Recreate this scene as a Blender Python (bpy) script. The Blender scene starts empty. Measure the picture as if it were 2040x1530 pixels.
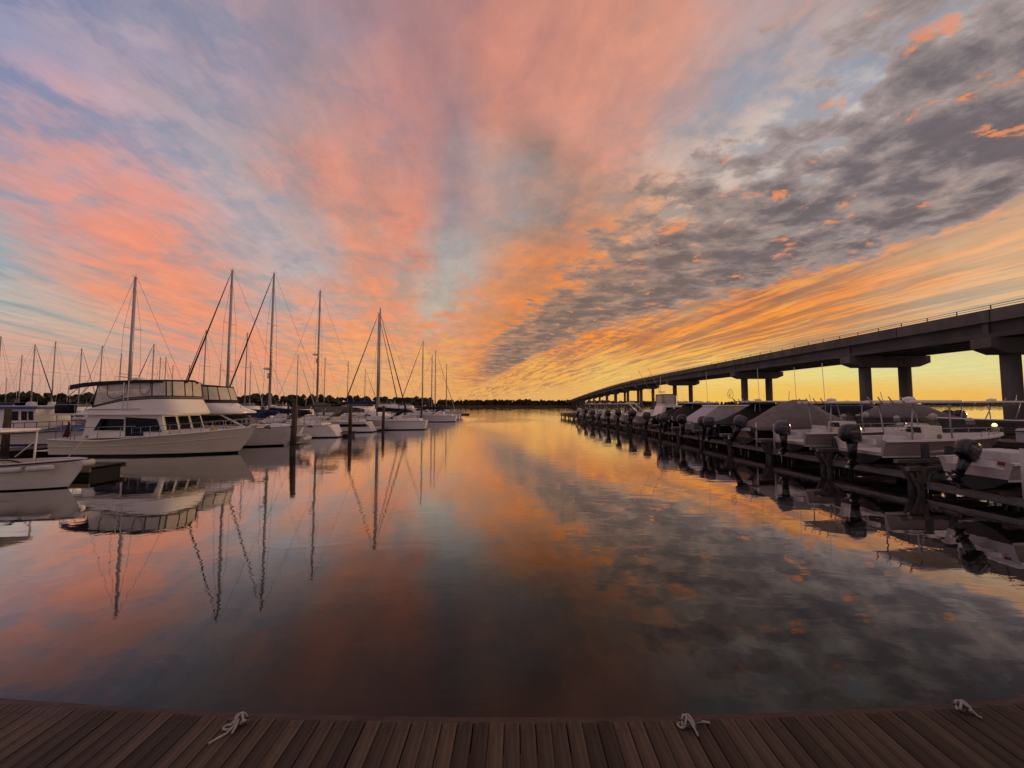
import bpy, bmesh, math, random
from mathutils import Vector, Matrix
R = math.radians
SC = bpy.context.scene
COL = SC.collection

# ------------------------------------------------------------------ camera
CAM_H = 3.3
FPX = 736.0                      # focal length in pixels of the 2040 px wide photograph
PITCH = R(3.19)
cam_data = bpy.data.cameras.new('camera')
cam_data.sensor_width = 36.0
cam_data.lens = 36.0 * FPX / 2040.0
cam_data.clip_start = 0.05
cam_data.clip_end = 9000.0
cam = bpy.data.objects.new('camera', cam_data)
COL.objects.link(cam)
cam.location = (0, 0, CAM_H)
cam.rotation_euler = (R(90) + PITCH, 0, 0)
SC.camera = cam
SC.view_settings.view_transform = 'Standard'
SC.view_settings.look = 'None'
SC.view_settings.exposure = 0.0
SC.view_settings.gamma = 1.0
SC.view_settings.use_curve_mapping = False
SC.cycles.max_bounces = 7
SC.cycles.transparent_max_bounces = 12
SC.cycles.use_denoising = True
SC.cycles.use_adaptive_sampling = True
SC.cycles.adaptive_threshold = 0.02

def pix_dir(u, v):
    xc = (u - 1020.0) / FPX; yc = (765.0 - v) / FPX
    return Vector((xc, math.cos(PITCH) - yc * math.sin(PITCH), math.sin(PITCH) + yc * math.cos(PITCH)))
def at(u, v, d):
    """point in the place seen at photo position (u,v), d metres ahead"""
    k = pix_dir(u, v); k = k * (d / k.y)
    return Vector((k.x, k.y, CAM_H + k.z))
def on(u, v, z=0.0):
    k = pix_dir(u, v); k = k * ((z - CAM_H) / k.z)
    return Vector((k.x, k.y, CAM_H + k.z))

def lin(c):
    c = c / 255.0
    return c / 12.92 if c <= 0.04045 else ((c + 0.055) / 1.055) ** 2.4
def rgb(r, g, b): return (lin(r), lin(g), lin(b))

# ------------------------------------------------------------------ sky
# colours of the dusk sky by direction: lit cloud / air between; the bands of cloud run to a point on the horizon
SKY = [
 (20,40,150,152,180,112,128,165),(200,40,165,155,175,128,134,165),(400,40,180,155,165,140,140,162),(600,40,182,148,152,145,137,152),
 (800,40,172,132,136,152,126,136),(1000,40,190,132,122,165,120,120),(1200,40,224,150,120,202,136,118),(1400,40,214,150,130,188,145,135),
 (1550,40,185,150,145,150,148,158),(1700,40,172,166,168,146,150,165),(1850,40,160,170,178,128,144,160),(2000,40,150,160,172,140,148,162),
 (20,180,168,158,182,118,130,166),(200,180,192,162,172,140,142,170),(400,180,180,162,170,140,142,162),(600,180,204,152,142,156,142,148),
 (760,180,208,142,130,176,132,132),(900,180,172,130,132,150,126,132),(1050,180,218,142,120,188,132,124),(1200,180,226,152,130,204,142,126),
 (1330,180,218,156,135,178,152,148),(1450,180,182,164,164,154,156,168),(1600,180,204,186,178,160,158,168),(1750,180,200,194,192,168,166,176),
 (1900,180,190,170,164,152,150,160),(2030,180,192,154,140,150,142,148),
 (20,310,210,156,154,150,146,166),(150,320,214,156,150,156,150,170),(300,320,204,162,162,150,152,170),(450,320,172,164,170,148,150,166),
 (620,320,198,152,142,160,146,150),(760,320,220,146,124,176,132,130),(880,320,170,142,142,150,138,142),(1000,320,220,146,120,188,138,125),
 (1110,320,182,136,120,142,122,116),(1220,320,226,152,125,188,142,126),(1330,320,204,176,164,150,140,140),(1450,310,208,190,178,172,166,166),
 (1600,320,198,188,182,166,162,164),(1780,320,204,174,158,162,152,152),(1950,320,220,164,132,162,146,142),
 (10,420,176,156,164,140,156,174),(130,420,240,146,120,192,146,146),(260,420,230,150,130,182,150,150),(420,420,186,172,176,160,160,176),
 (560,420,194,166,162,160,156,166),(700,420,230,146,120,192,140,130),(800,420,228,142,115,170,134,125),(900,420,168,158,156,146,146,150),
 (1010,420,194,160,150,156,156,160),(1110,420,152,132,122,128,120,116),(1200,420,220,155,124,160,140,130),(1320,420,226,166,128,168,150,140),
 (1430,420,208,178,156,162,152,146),(1560,420,194,184,174,160,154,150),(1720,420,210,164,138,166,150,142),(1880,420,220,150,112,166,142,128),
 (2020,420,230,172,130,208,166,136),
 (10,510,150,170,178,140,164,178),(90,520,204,156,146,160,160,166),(200,510,244,146,114,202,146,134),(320,520,230,150,124,188,150,140),
 (470,520,208,160,150,176,160,160),(600,520,182,172,172,160,160,166),(720,520,230,150,118,180,146,134),(820,520,198,160,145,166,156,150),
 (920,520,180,172,166,162,160,158),(1010,520,216,150,112,150,140,130),(1110,520,242,138,66,196,132,96),(1230,520,240,144,72,196,132,98),
 (1330,520,232,150,96,178,150,130),(1480,520,200,162,136,164,148,138),(1600,520,212,142,98,158,128,108),(1750,520,236,152,98,190,145,114),
 (1900,520,236,172,124,206,166,130),(2030,520,238,182,126,226,180,135),
 (10,590,186,184,176,140,156,162),(150,600,172,172,166,140,156,162),(270,600,244,150,112,202,150,130),(380,600,234,150,118,186,150,140),
 (520,600,204,166,155,166,160,160),(640,600,218,160,140,170,160,155),(760,600,240,146,106,192,150,130),(870,600,198,178,160,172,162,150),
 (960,600,234,146,92,196,142,108),(1080,600,244,140,66,206,132,86),(1200,600,232,148,90,190,150,122),(1330,600,226,150,96,186,150,122),
 (1480,600,240,138,66,168,114,84),(1650,600,244,148,72,192,126,84),(1800,600,240,160,100,180,145,118),(1950,600,220,188,150,182,166,145),
 (10,670,236,150,130,190,164,150),(150,670,202,176,156,166,166,156),(300,670,236,150,122,180,155,145),(450,670,240,150,112,182,155,142),
 (620,670,240,155,112,182,155,142),(780,670,240,155,106,190,155,130),(900,670,238,148,96,196,150,122),(1020,670,240,142,72,202,132,90),
 (1150,670,246,144,58,192,122,78),(1300,670,246,146,56,184,116,74),(1500,665,248,152,58,200,124,70),(1700,655,240,152,80,182,146,112),
 (1000,708,232,148,88,166,128,104),(1120,704,240,150,78,184,126,92),(1300,700,246,158,72,198,132,82),(1440,698,248,176,78,212,148,88),(1100,728,238,166,88,216,148,90),(1300,722,242,186,96,230,172,98),(1560,690,244,190,96,214,160,104),
 (10,735,218,166,140,190,164,145),(200,735,218,164,138,190,160,145),(400,735,234,155,122,196,155,138),(600,735,240,155,112,196,155,128),
 (750,735,236,172,112,206,152,118),(870,730,238,174,106,206,146,104),(960,735,236,150,84,206,134,86),(1080,735,244,186,90,226,160,86),
 (1200,740,238,196,108,230,184,104),(1400,738,242,206,112,238,204,122),(1560,730,238,214,126,232,208,126),(1700,735,228,218,138,222,212,142),
 (1900,735,226,218,148,220,212,148),(2030,740,224,212,146,220,208,146),
 (10,788,192,156,136,180,150,135),(250,788,200,152,130,186,150,130),(500,788,218,160,122,202,155,122),(750,788,230,166,106,220,160,106),
 (950,788,232,172,98,226,166,98),(1100,788,232,176,100,226,172,100),(1300,788,236,182,98,232,178,98),(1500,788,240,192,88,236,188,88),
 (1750,788,240,190,88,236,186,88),(1950,788,238,182,84,232,178,84),
]
# beyond the frame, as (azimuth, elevation): unseen sky, brightened behind to fill the left boats, darkened behind left
SKY_FAR = [
 (0,60,185,138,132,158,130,135),(-50,62,158,142,160,128,132,160),(50,62,160,142,145,128,128,142),(0,88,158,134,144,132,122,138),
 (-70,30,176,150,162,140,146,166),(-70,8,170,158,160,146,154,164),(-70,2,170,150,145,160,148,145),(-110,30,120,114,138,96,102,130),(-110,6,116,112,132,98,104,128),
 (70,35,165,140,132,122,116,124),(72,18,220,168,124,180,150,128),(72,5,232,200,124,220,196,128),(72,1.5,230,176,90,224,172,90),
 (110,30,146,128,130,116,114,126),(110,8,160,140,130,132,128,132),(110,2,160,142,120,150,138,120),
 (180,60,166,144,146,140,130,138),(180,28,200,162,158,166,146,152),(180,5,176,148,148,152,136,144),(-145,15,132,118,134,108,108,130),(145,15,206,170,158,172,150,150),
]
VP_AZ = math.atan((880 - 1020) / FPX)
def sky_points():
    pts = []
    for (u, v, *c) in SKY:
        d = pix_dir(u, v).normalized()
        pts.append((math.degrees(math.atan2(d.x, d.y)), math.degrees(math.asin(d.z)), c))
    for (a, e, *c) in SKY_FAR: pts.append((a, e, c))
    return pts
PTS = sky_points()
def sky_at(az, el):
    acc = [0.0] * 6; sw = 0.0
    ce = math.cos(R(min(el, 80)))
    for (a, e, c) in PTS:
        da = (az - a + 180) % 360 - 180
        da *= ce
        k = 1.7 if min(e, el) < 12 else 1.25
        w = 1.0 / (da * da * .6 + (k * (el - e)) ** 2 + 1.0) ** 2.8
        sw += w
        for i in range(6): acc[i] += w * lin(c[i])
    return [x / sw for x in acc]
E1 = Vector((math.sin(VP_AZ), math.cos(VP_AZ), 0)); E2 = Vector((math.cos(VP_AZ), -math.sin(VP_AZ), 0)); E3 = Vector((0, 0, 1))
THETA = [0,1.2,2.6,4.2,6,8,10,12.5,15,18,21,24.5,28,32,37,43,50,58,67,77,88,99,110,120,129,138,146,154,161,167,173,180]
RHO = [3,7,11,15,20,26,32,39,46,54,62,72,86,105,130,160]

world = bpy.data.worlds.new('World')
SC.world = world
world.use_nodes = True
wt = world.node_tree
wt.nodes.clear()
class NG:
    """small helper that adds nodes to a tree"""
    def __init__(s, tree): s.t = tree
    def n(s, typ, **kw):
        x = s.t.nodes.new(typ)
        for k, v in kw.items(): setattr(x, k, v)
        return x
    def link(s, a, b): s.t.links.new(a, b)
    def put(s, sock, v):
        if isinstance(v, bpy.types.NodeSocket): s.link(v, sock)
        else: sock.default_value = v
    def m(s, op, a, b=0.0, c=0.0, clamp=False):
        x = s.n('ShaderNodeMath', operation=op); x.use_clamp = clamp
        s.put(x.inputs[0], a); s.put(x.inputs[1], b); s.put(x.inputs[2], c)
        return x.outputs[0]
    def dot(s, a, vec):
        x = s.n('ShaderNodeVectorMath', operation='DOT_PRODUCT'); s.put(x.inputs[0], a); x.inputs[1].default_value = vec
        return x.outputs['Value']
    def xyz(s, a, b, c):
        x = s.n('ShaderNodeCombineXYZ'); s.put(x.inputs[0], a); s.put(x.inputs[1], b); s.put(x.inputs[2], c); return x.outputs[0]
    def noise(s, vec, scale, detail=4, rough=.5, dist=0.0, dim='3D'):
        x = s.n('ShaderNodeTexNoise', noise_dimensions=dim); s.put(x.inputs['Vector'], vec); x.inputs['Scale'].default_value = scale
        x.inputs['Detail'].default_value = detail; x.inputs['Roughness'].default_value = rough; x.inputs['Distortion'].default_value = dist
        return x.outputs['Fac']
    def ss(s, v, a, b, o0=0.0, o1=1.0):
        x = s.n('ShaderNodeMapRange', interpolation_type='SMOOTHSTEP')
        s.put(x.inputs['Value'], v); s.put(x.inputs['From Min'], a); s.put(x.inputs['From Max'], b); s.put(x.inputs['To Min'], o0); s.put(x.inputs['To Max'], o1)
        return x.outputs['Result']
    def lr(s, v, a, b, o0=0.0, o1=1.0):
        x = s.n('ShaderNodeMapRange', interpolation_type='LINEAR')
        s.put(x.inputs['Value'], v); s.put(x.inputs['From Min'], a); s.put(x.inputs['From Max'], b); s.put(x.inputs['To Min'], o0); s.put(x.inputs['To Max'], o1)
        return x.outputs['Result']
    def mix(s, f, a, b, blend='MIX'):
        x = s.n('ShaderNodeMix', data_type='RGBA', blend_type=blend)
        s.put(x.inputs['Factor'], f)
        for sock, v in ((x.inputs['A'], a), (x.inputs['B'], b)):
            pass
        s.put(x.inputs[6], a if isinstance(a, bpy.types.NodeSocket) else (*a[:3], 1)); s.put(x.inputs[7], b if isinstance(b, bpy.types.NodeSocket) else (*b[:3], 1))
        return x.outputs[2]
    def ramp(s, f, stops, interp='LINEAR'):
        x = s.n('ShaderNodeValToRGB'); cr = x.color_ramp; cr.interpolation = interp
        while len(cr.elements) > 1: cr.elements.remove(cr.elements[-1])
        for i, (p, c) in enumerate(stops):
            e = cr.elements[0] if i == 0 else cr.elements.new(p)
            e.position = p
            e.color = (*c, 1) if len(c) == 3 else c
        s.put(x.inputs[0], f)
        return x.outputs[0]

def build_sky():
    g = NG(wt)
    tc = g.n('ShaderNodeTexCoord').outputs['Generated']
    nrm = g.n('ShaderNodeVectorMath', operation='NORMALIZE'); g.link(tc, nrm.inputs[0]); D = nrm.outputs[0]
    f = g.dot(D, E1); r = g.dot(D, E2); z0 = g.dot(D, E3)
    z = g.m('MAXIMUM', z0, 0.0)
    zz = g.m('ADD', z, 0.05)
    pr = g.m('DIVIDE', r, zz); pf = g.m('DIVIDE', f, zz)
    th0 = g.m('DIVIDE', g.m('ARCTAN2', g.m('ADD', z, 0.0005), r), math.pi)
    sth = g.m('SINE', g.m('MULTIPLY', th0, math.pi))
    # warps
    pv = g.xyz(pr, g.m('MULTIPLY', pf, 0.85), 0.0)
    wn = g.n('ShaderNodeTexNoise', noise_dimensions='2D'); g.link(pv, wn.inputs['Vector']); wn.inputs['Scale'].default_value = 2.1; wn.inputs['Detail'].default_value = 5; wn.inputs['Roughness'].default_value = .6
    sep = g.n('ShaderNodeSeparateColor'); g.link(wn.outputs['Color'], sep.inputs[0])
    wx = g.m('SUBTRACT', sep.outputs[0], 0.5); wy = g.m('SUBTRACT', sep.outputs[1], 0.5)
    th = g.m('MULTIPLY_ADD', g.m('MULTIPLY', wx, sth), 0.11, th0)
    rho = g.m('MULTIPLY_ADD', g.m('MULTIPLY', wy, sth), 0.12, g.m('DIVIDE', g.m('ARCCOSINE', f), math.pi))
    # character of the clouds by band: softness and streak length
    soft = g.ramp(th0, [(0, (.26,)*3), (.03, (.16,)*3), (.05, (.08,)*3), (.11, (.07,)*3), (.21, (.08,)*3), (.27, (.12,)*3), (.37, (.24,)*3), (.5, (.24,)*3), (.62, (.18,)*3), (.75, (.10,)*3), (.9, (.09,)*3), (1, (.18,)*3)])
    # cloud detail, two sizes, drawn out along the bands near the right horizon
    wv = g.xyz(g.m('MULTIPLY_ADD', wx, 0.7, pr), g.m('MULTIPLY_ADD', wy, 0.7, g.m('MULTIPLY', pf, 0.95)), 0.0)
    n1 = g.noise(wv, 2.7, 8, .57, .2, '2D')
    wv2 = g.xyz(g.m('MULTIPLY_ADD', wx, 0.10, pr), g.m('MULTIPLY_ADD', wy, 0.10, g.m('MULTIPLY_ADD', pf, 1.2, 13.7)), 0.0)
    n2 = g.noise(wv2, 7.5, 6, .56, .05, '2D')
    wv3 = g.xyz(g.m('MULTIPLY_ADD', wx, 0.30, g.m('MULTIPLY', pr, 2.3)), g.m('MULTIPLY_ADD', pf, 0.22, 28.1), 0.0)
    n3 = g.noise(wv3, 2.2, 7, .62, .2, '2D')                       # long streaks
    crisp = g.ramp(th0, [(0, (0,)*3), (.08, (.1,)*3), (.12, (.75,)*3), (.23, (.75,)*3), (.28, (.3,)*3), (.42, (.15,)*3), (1, (.25,)*3)])
    streak = g.ramp(th0, [(0, (.85,)*3), (.085, (.85,)*3), (.13, (.15,)*3), (.3, (.1,)*3), (.5, (.2,)*3), (.7, (.25,)*3), (.84, (.2,)*3), (.93, (.75,)*3), (1, (.85,)*3)])
    nn = g.m('ADD', g.m('MULTIPLY', n2, crisp), g.m('MULTIPLY', n1, g.m('SUBTRACT', 1.0, crisp)))
    nn = g.m('ADD', g.m('MULTIPLY', n3, streak), g.m('MULTIPLY', nn, g.m('SUBTRACT', 1.0, streak)))
    bias = g.ramp(th0, [(0, (.5,)*3), (.04, (.52,)*3), (.14, (.52,)*3), (.20, (.50,)*3), (.24, (.50,)*3), (.4, (.48,)*3), (.7, (.48,)*3), (.8, (.46,)*3), (1, (.48,)*3)])
    fac = g.ss(nn, g.m('SUBTRACT', bias, soft), g.m('ADD', bias, soft))
    # rings of colour round the point the bands run to
    A = B = None
    prev = None
    for i, ro in enumerate(RHO):
        sa, sb = [], []
        for t in THETA:
            d = E1 * math.cos(R(ro)) + (E2 * math.cos(R(t)) + E3 * math.sin(R(t))) * math.sin(R(ro))
            az = math.degrees(math.atan2(d.x, d.y)); el = math.degrees(math.asin(max(-1, min(1, d.z))))
            c = sky_at(az, max(el, 0))
            sa.append((t / 180, c[:3])); sb.append((t / 180, c[3:]))
        ca = g.ramp(th, sa); cb = g.ramp(th, sb)
        if i == 0: A, B = ca, cb
        else:
            k = g.lr(rho, RHO[i-1] / 180, ro / 180)
            A = g.mix(k, A, ca); B = g.mix(k, B, cb)
    col = g.mix(fac, B, A)
    # fine ripple lines in the low sunlit sheet: shaded troughs and glowing crests
    n6 = g.noise(g.xyz(g.m('MULTIPLY_ADD', wx, .5, g.m('MULTIPLY', pr, 3.2)), g.m('MULTIPLY_ADD', pf, .30, 97.0), 0.0), 2.4, 8, .62, .25, '2D')
    low = g.ramp(th0, [(0, (0,)*3), (.036, (0,)*3), (.055, (.9,)*3), (.10, (1,)*3), (.135, (.6,)*3), (.16, (0,)*3), (1, (0,)*3)])
    low = g.m('MULTIPLY', low, g.ss(rho, .42, .22))
    col = g.mix(g.m('MULTIPLY', g.m('MULTIPLY', low, g.ss(n6, .50, .38)), .62), col, rgb(150, 112, 92))
    col = g.mix(g.m('MULTIPLY', g.m('MULTIPLY', low, g.ss(n6, .54, .66)), .75), col, rgb(255, 172, 76))
    # the bank of grey puffs: closed along its lower edge, breaking into scraps above
    thb = g.m('SUBTRACT', g.m('MULTIPLY_ADD', g.m('MULTIPLY', wx, sth), 0.05, th0), g.ss(rho, .08, .30, .047, 0.0))
    prof = g.ramp(thb, [(0, (0,)*3), (.098, (.0,)*3), (.112, (.52,)*3), (.125, (.68,)*3), (.165, (.66,)*3), (.20, (.52,)*3), (.235, (.43,)*3), (.27, (.20,)*3), (.31, (0,)*3), (1, (0,)*3)])
    n4 = g.noise(g.xyz(g.m('MULTIPLY_ADD', wx, .08, pr), g.m('MULTIPLY_ADD', wy, .08, g.m('MULTIPLY_ADD', pf, 1.35, 41.3)), 0.0), 4.6, 9, .60, .12, '2D')
    dens = g.m('ADD', prof, g.m('ADD', g.m('MULTIPLY', g.m('SUBTRACT', n4, .5), 1.0), g.m('MULTIPLY', g.m('SUBTRACT', n1, .5), .45)))
    bk = g.m('MULTIPLY', g.ss(dens, .37, .53), g.ss(rho, .022, .07))
    shade = g.ss(dens, .42, .80)
    near_c = g.mix(shade, rgb(170, 134, 112), rgb(118, 103, 95))
    far_c = g.mix(shade, rgb(164, 148, 144), rgb(105, 97, 102))
    bcol = g.mix(g.ss(rho, .10, .34), near_c, far_c)
    col = g.mix(g.m('MULTIPLY', bk, .95), col, bcol)
    # scraps of it still catching the sun
    n5 = g.noise(g.xyz(g.m('MULTIPLY_ADD', wx, .15, pr), g.m('MULTIPLY_ADD', pf, 1.1, 64.0), 0.0), 5.6, 8, .62, .2, '2D')
    gl_ = g.ramp(thb, [(0, (0,)*3), (.10, (.2,)*3), (.13, (1,)*3), (.20, (1,)*3), (.25, (.3,)*3), (.29, (0,)*3), (1, (0,)*3)])
    glow = g.m('MULTIPLY', gl_, g.ss(n5, 0.605, 0.71))
    col = g.mix(g.m('MULTIPLY', glow, .85), col, rgb(236, 144, 94))
    # fine shading inside the clouds
    fine = g.noise(g.xyz(pr, g.m('MULTIPLY_ADD', pf, .5, 81.0), 0.0), 9.0, 4, .65, .3, '2D')
    k = g.lr(fine, .3, .7, .94, 1.06)
    kv = g.n('ShaderNodeVectorMath', operation='SCALE'); g.link(col, kv.inputs[0]); g.link(k, kv.inputs['Scale'])
    col = kv.outputs[0]
    # a little of the clear-air sky with the sun just above the horizon beyond the bridge
    sk = g.n('ShaderNodeTexSky', sky_type='NISHITA'); sk.sun_disc = False
    sk.sun_elevation = SUN_EL; sk.sun_rotation = SUN_AZ
    ks = g.n('ShaderNodeVectorMath', operation='SCALE'); g.link(sk.outputs[0], ks.inputs[0]); ks.inputs['Scale'].default_value = 0.0012
    ad = g.n('ShaderNodeVectorMath', operation='ADD'); g.link(col, ad.inputs[0]); g.link(ks.outputs[0], ad.inputs[1])
    bg = g.n('ShaderNodeBackground'); g.link(ad.outputs[0], bg.inputs[0]); bg.inputs[1].default_value = 1.0
    out = g.n('ShaderNodeOutputWorld'); g.link(bg.outputs[0], out.inputs[0])
SUN_AZ, SUN_EL = R(66), R(2.0)
build_sky()
world.cycles.sampling_method = 'MANUAL'
world.cycles.sample_map_resolution = 1024

# ------------------------------------------------------------------ sun, low beyond the bridge
sl = bpy.data.lights.new('sun', 'SUN'); sl.energy = 1.5; sl.angle = R(6); sl.color = (1.0, .62, .34)
so = bpy.data.objects.new('sun', sl); COL.objects.link(so)
sd = Vector((math.sin(SUN_AZ) * math.cos(SUN_EL), math.cos(SUN_AZ) * math.cos(SUN_EL), math.sin(SUN_EL)))
so.rotation_euler = sd.to_track_quat('Z', 'Y').to_euler()
so.location = sd * 200

# ------------------------------------------------------------------ materials
MATS = {}
def mat(name, col, rough=.5, metal=0.0, spec=.5, noise=0.0, nscale=3.0, bump=0.0, bscale=20.0, alpha=1.0, rnd=0.0, stretch=(1,1,1), ior=None, coat=0.0, col2=None):
    m = bpy.data.materials.new(name); m.use_nodes = True
    t = m.node_tree; g = NG(t)
    p = t.nodes['Principled BSDF']
    p.inputs['Roughness'].default_value = rough; p.inputs['Metallic'].default_value = metal
    p.inputs['Specular IOR Level'].default_value = spec
    if ior: p.inputs['IOR'].default_value = ior
    if coat: p.inputs['Coat Weight'].default_value = coat; p.inputs['Coat Roughness'].default_value = .08
    p.inputs['Alpha'].default_value = alpha
    c = (*col, 1)
    base = None
    tc = g.n('ShaderNodeTexCoord').outputs['Object']
    mp = g.n('ShaderNodeMapping'); g.link(tc, mp.inputs[0]); mp.inputs['Scale'].default_value = stretch
    if noise > 0:
        n = g.noise(mp.outputs[0], nscale, 6, .6, .3)
        c2 = (*(col2 or tuple(x * (1 - noise) for x in col)), 1)
        base = g.mix(g.ss(n, .3, .7), c2, c)
        rr = g.lr(n, .3, .7, min(1, rough + .12), max(.02, rough - .05)); g.link(rr, p.inputs['Roughness'])
    if rnd > 0:
        oi = g.n('ShaderNodeObjectInfo').outputs['Random']
        k = g.lr(oi, 0, 1, 1 - rnd, 1 + rnd)
        kv = g.n('ShaderNodeVectorMath', operation='SCALE')
        if base: g.link(base, kv.inputs[0])
        else: kv.inputs[0].default_value = col
        g.link(k, kv.inputs['Scale']); base = kv.outputs[0]
    if base: g.link(base, p.inputs['Base Color'])
    else: p.inputs['Base Color'].default_value = c
    if bump > 0:
        n = g.noise(mp.outputs[0], bscale, 5, .6)
        b = g.n('ShaderNodeBump'); b.inputs['Strength'].default_value = bump; b.inputs['Distance'].default_value = .02
        g.link(n, b.inputs['Height']); g.link(b.outputs[0], p.inputs['Normal'])
    MATS[name] = m
    return m

def water_material():
    m = bpy.data.materials.new('water'); m.use_nodes = True
    t = m.node_tree; t.nodes.clear(); g = NG(t)
    geo = g.n('ShaderNodeNewGeometry').outputs['Position']
    def sc(v, s):
        x = g.n('ShaderNodeVectorMath', operation='MULTIPLY'); g.link(v, x.inputs[0]); x.inputs[1].default_value = s; return x.outputs[0]
    n1 = g.noise(sc(geo, (.55, 1.0, 1)), 1.1, 2, .5, .6, '2D')          # slow swell
    n2 = g.noise(sc(geo, (.8, 2.2, 1)), 2.6, 3, .55, .4, '2D')          # ripples
    patch = g.ss(g.noise(sc(geo, (.6, .25, 1)), .11, 3, .55, .5, '2D'), .36, .66)      # cat's-paws
    far = g.ss(g.dot(geo, (0, 1, 0)), 6, 55, .10, 1.0)
    amp = g.m('MULTIPLY', g.m('MULTIPLY_ADD', patch, .85, .15), far)
    h = g.m('ADD', g.m('MULTIPLY', g.m('MULTIPLY', n1, g.ss(g.dot(geo, (0, 1, 0)), 4, 40, .4, 1.0)), .017), g.m('MULTIPLY', g.m('MULTIPLY', n2, .021), amp))
    b = g.n('ShaderNodeBump'); b.inputs['Strength'].default_value = 1.0; b.inputs['Distance'].default_value = .42
    g.link(h, b.inputs['Height'])
    fr = g.n('ShaderNodeFresnel'); fr.inputs['IOR'].default_value = 1.333; g.link(b.outputs[0], fr.inputs['Normal'])
    fc = g.n('ShaderNodeFloatCurve'); c = fc.mapping.curves[0]
    c.points[0].location = (0, .01); c.points[1].location = (1, 1)
    for x, y in ((.045, .052), (.085, .13), (.22, .55), (.46, .84)): c.points.new(x, y)
    fc.mapping.update(); g.link(fr.outputs[0], fc.inputs['Value'])
    df = g.n('ShaderNodeBsdfDiffuse'); df.inputs['Color'].default_value = (.012, .009, .007, 1)
    gl = g.n('ShaderNodeBsdfGlossy'); gl.inputs['Color'].default_value = (1, 1, 1, 1); gl.inputs['Roughness'].default_value = .004
    g.link(b.outputs[0], gl.inputs['Normal'])
    mx = g.n('ShaderNodeMixShader'); g.link(fc.outputs[0], mx.inputs[0]); g.link(df.outputs[0], mx.inputs[1]); g.link(gl.outputs[0], mx.inputs[2])
    o = g.n('ShaderNodeOutputMaterial'); g.link(mx.outputs[0], o.inputs[0])
    MATS['water'] = m
water_material()

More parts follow.
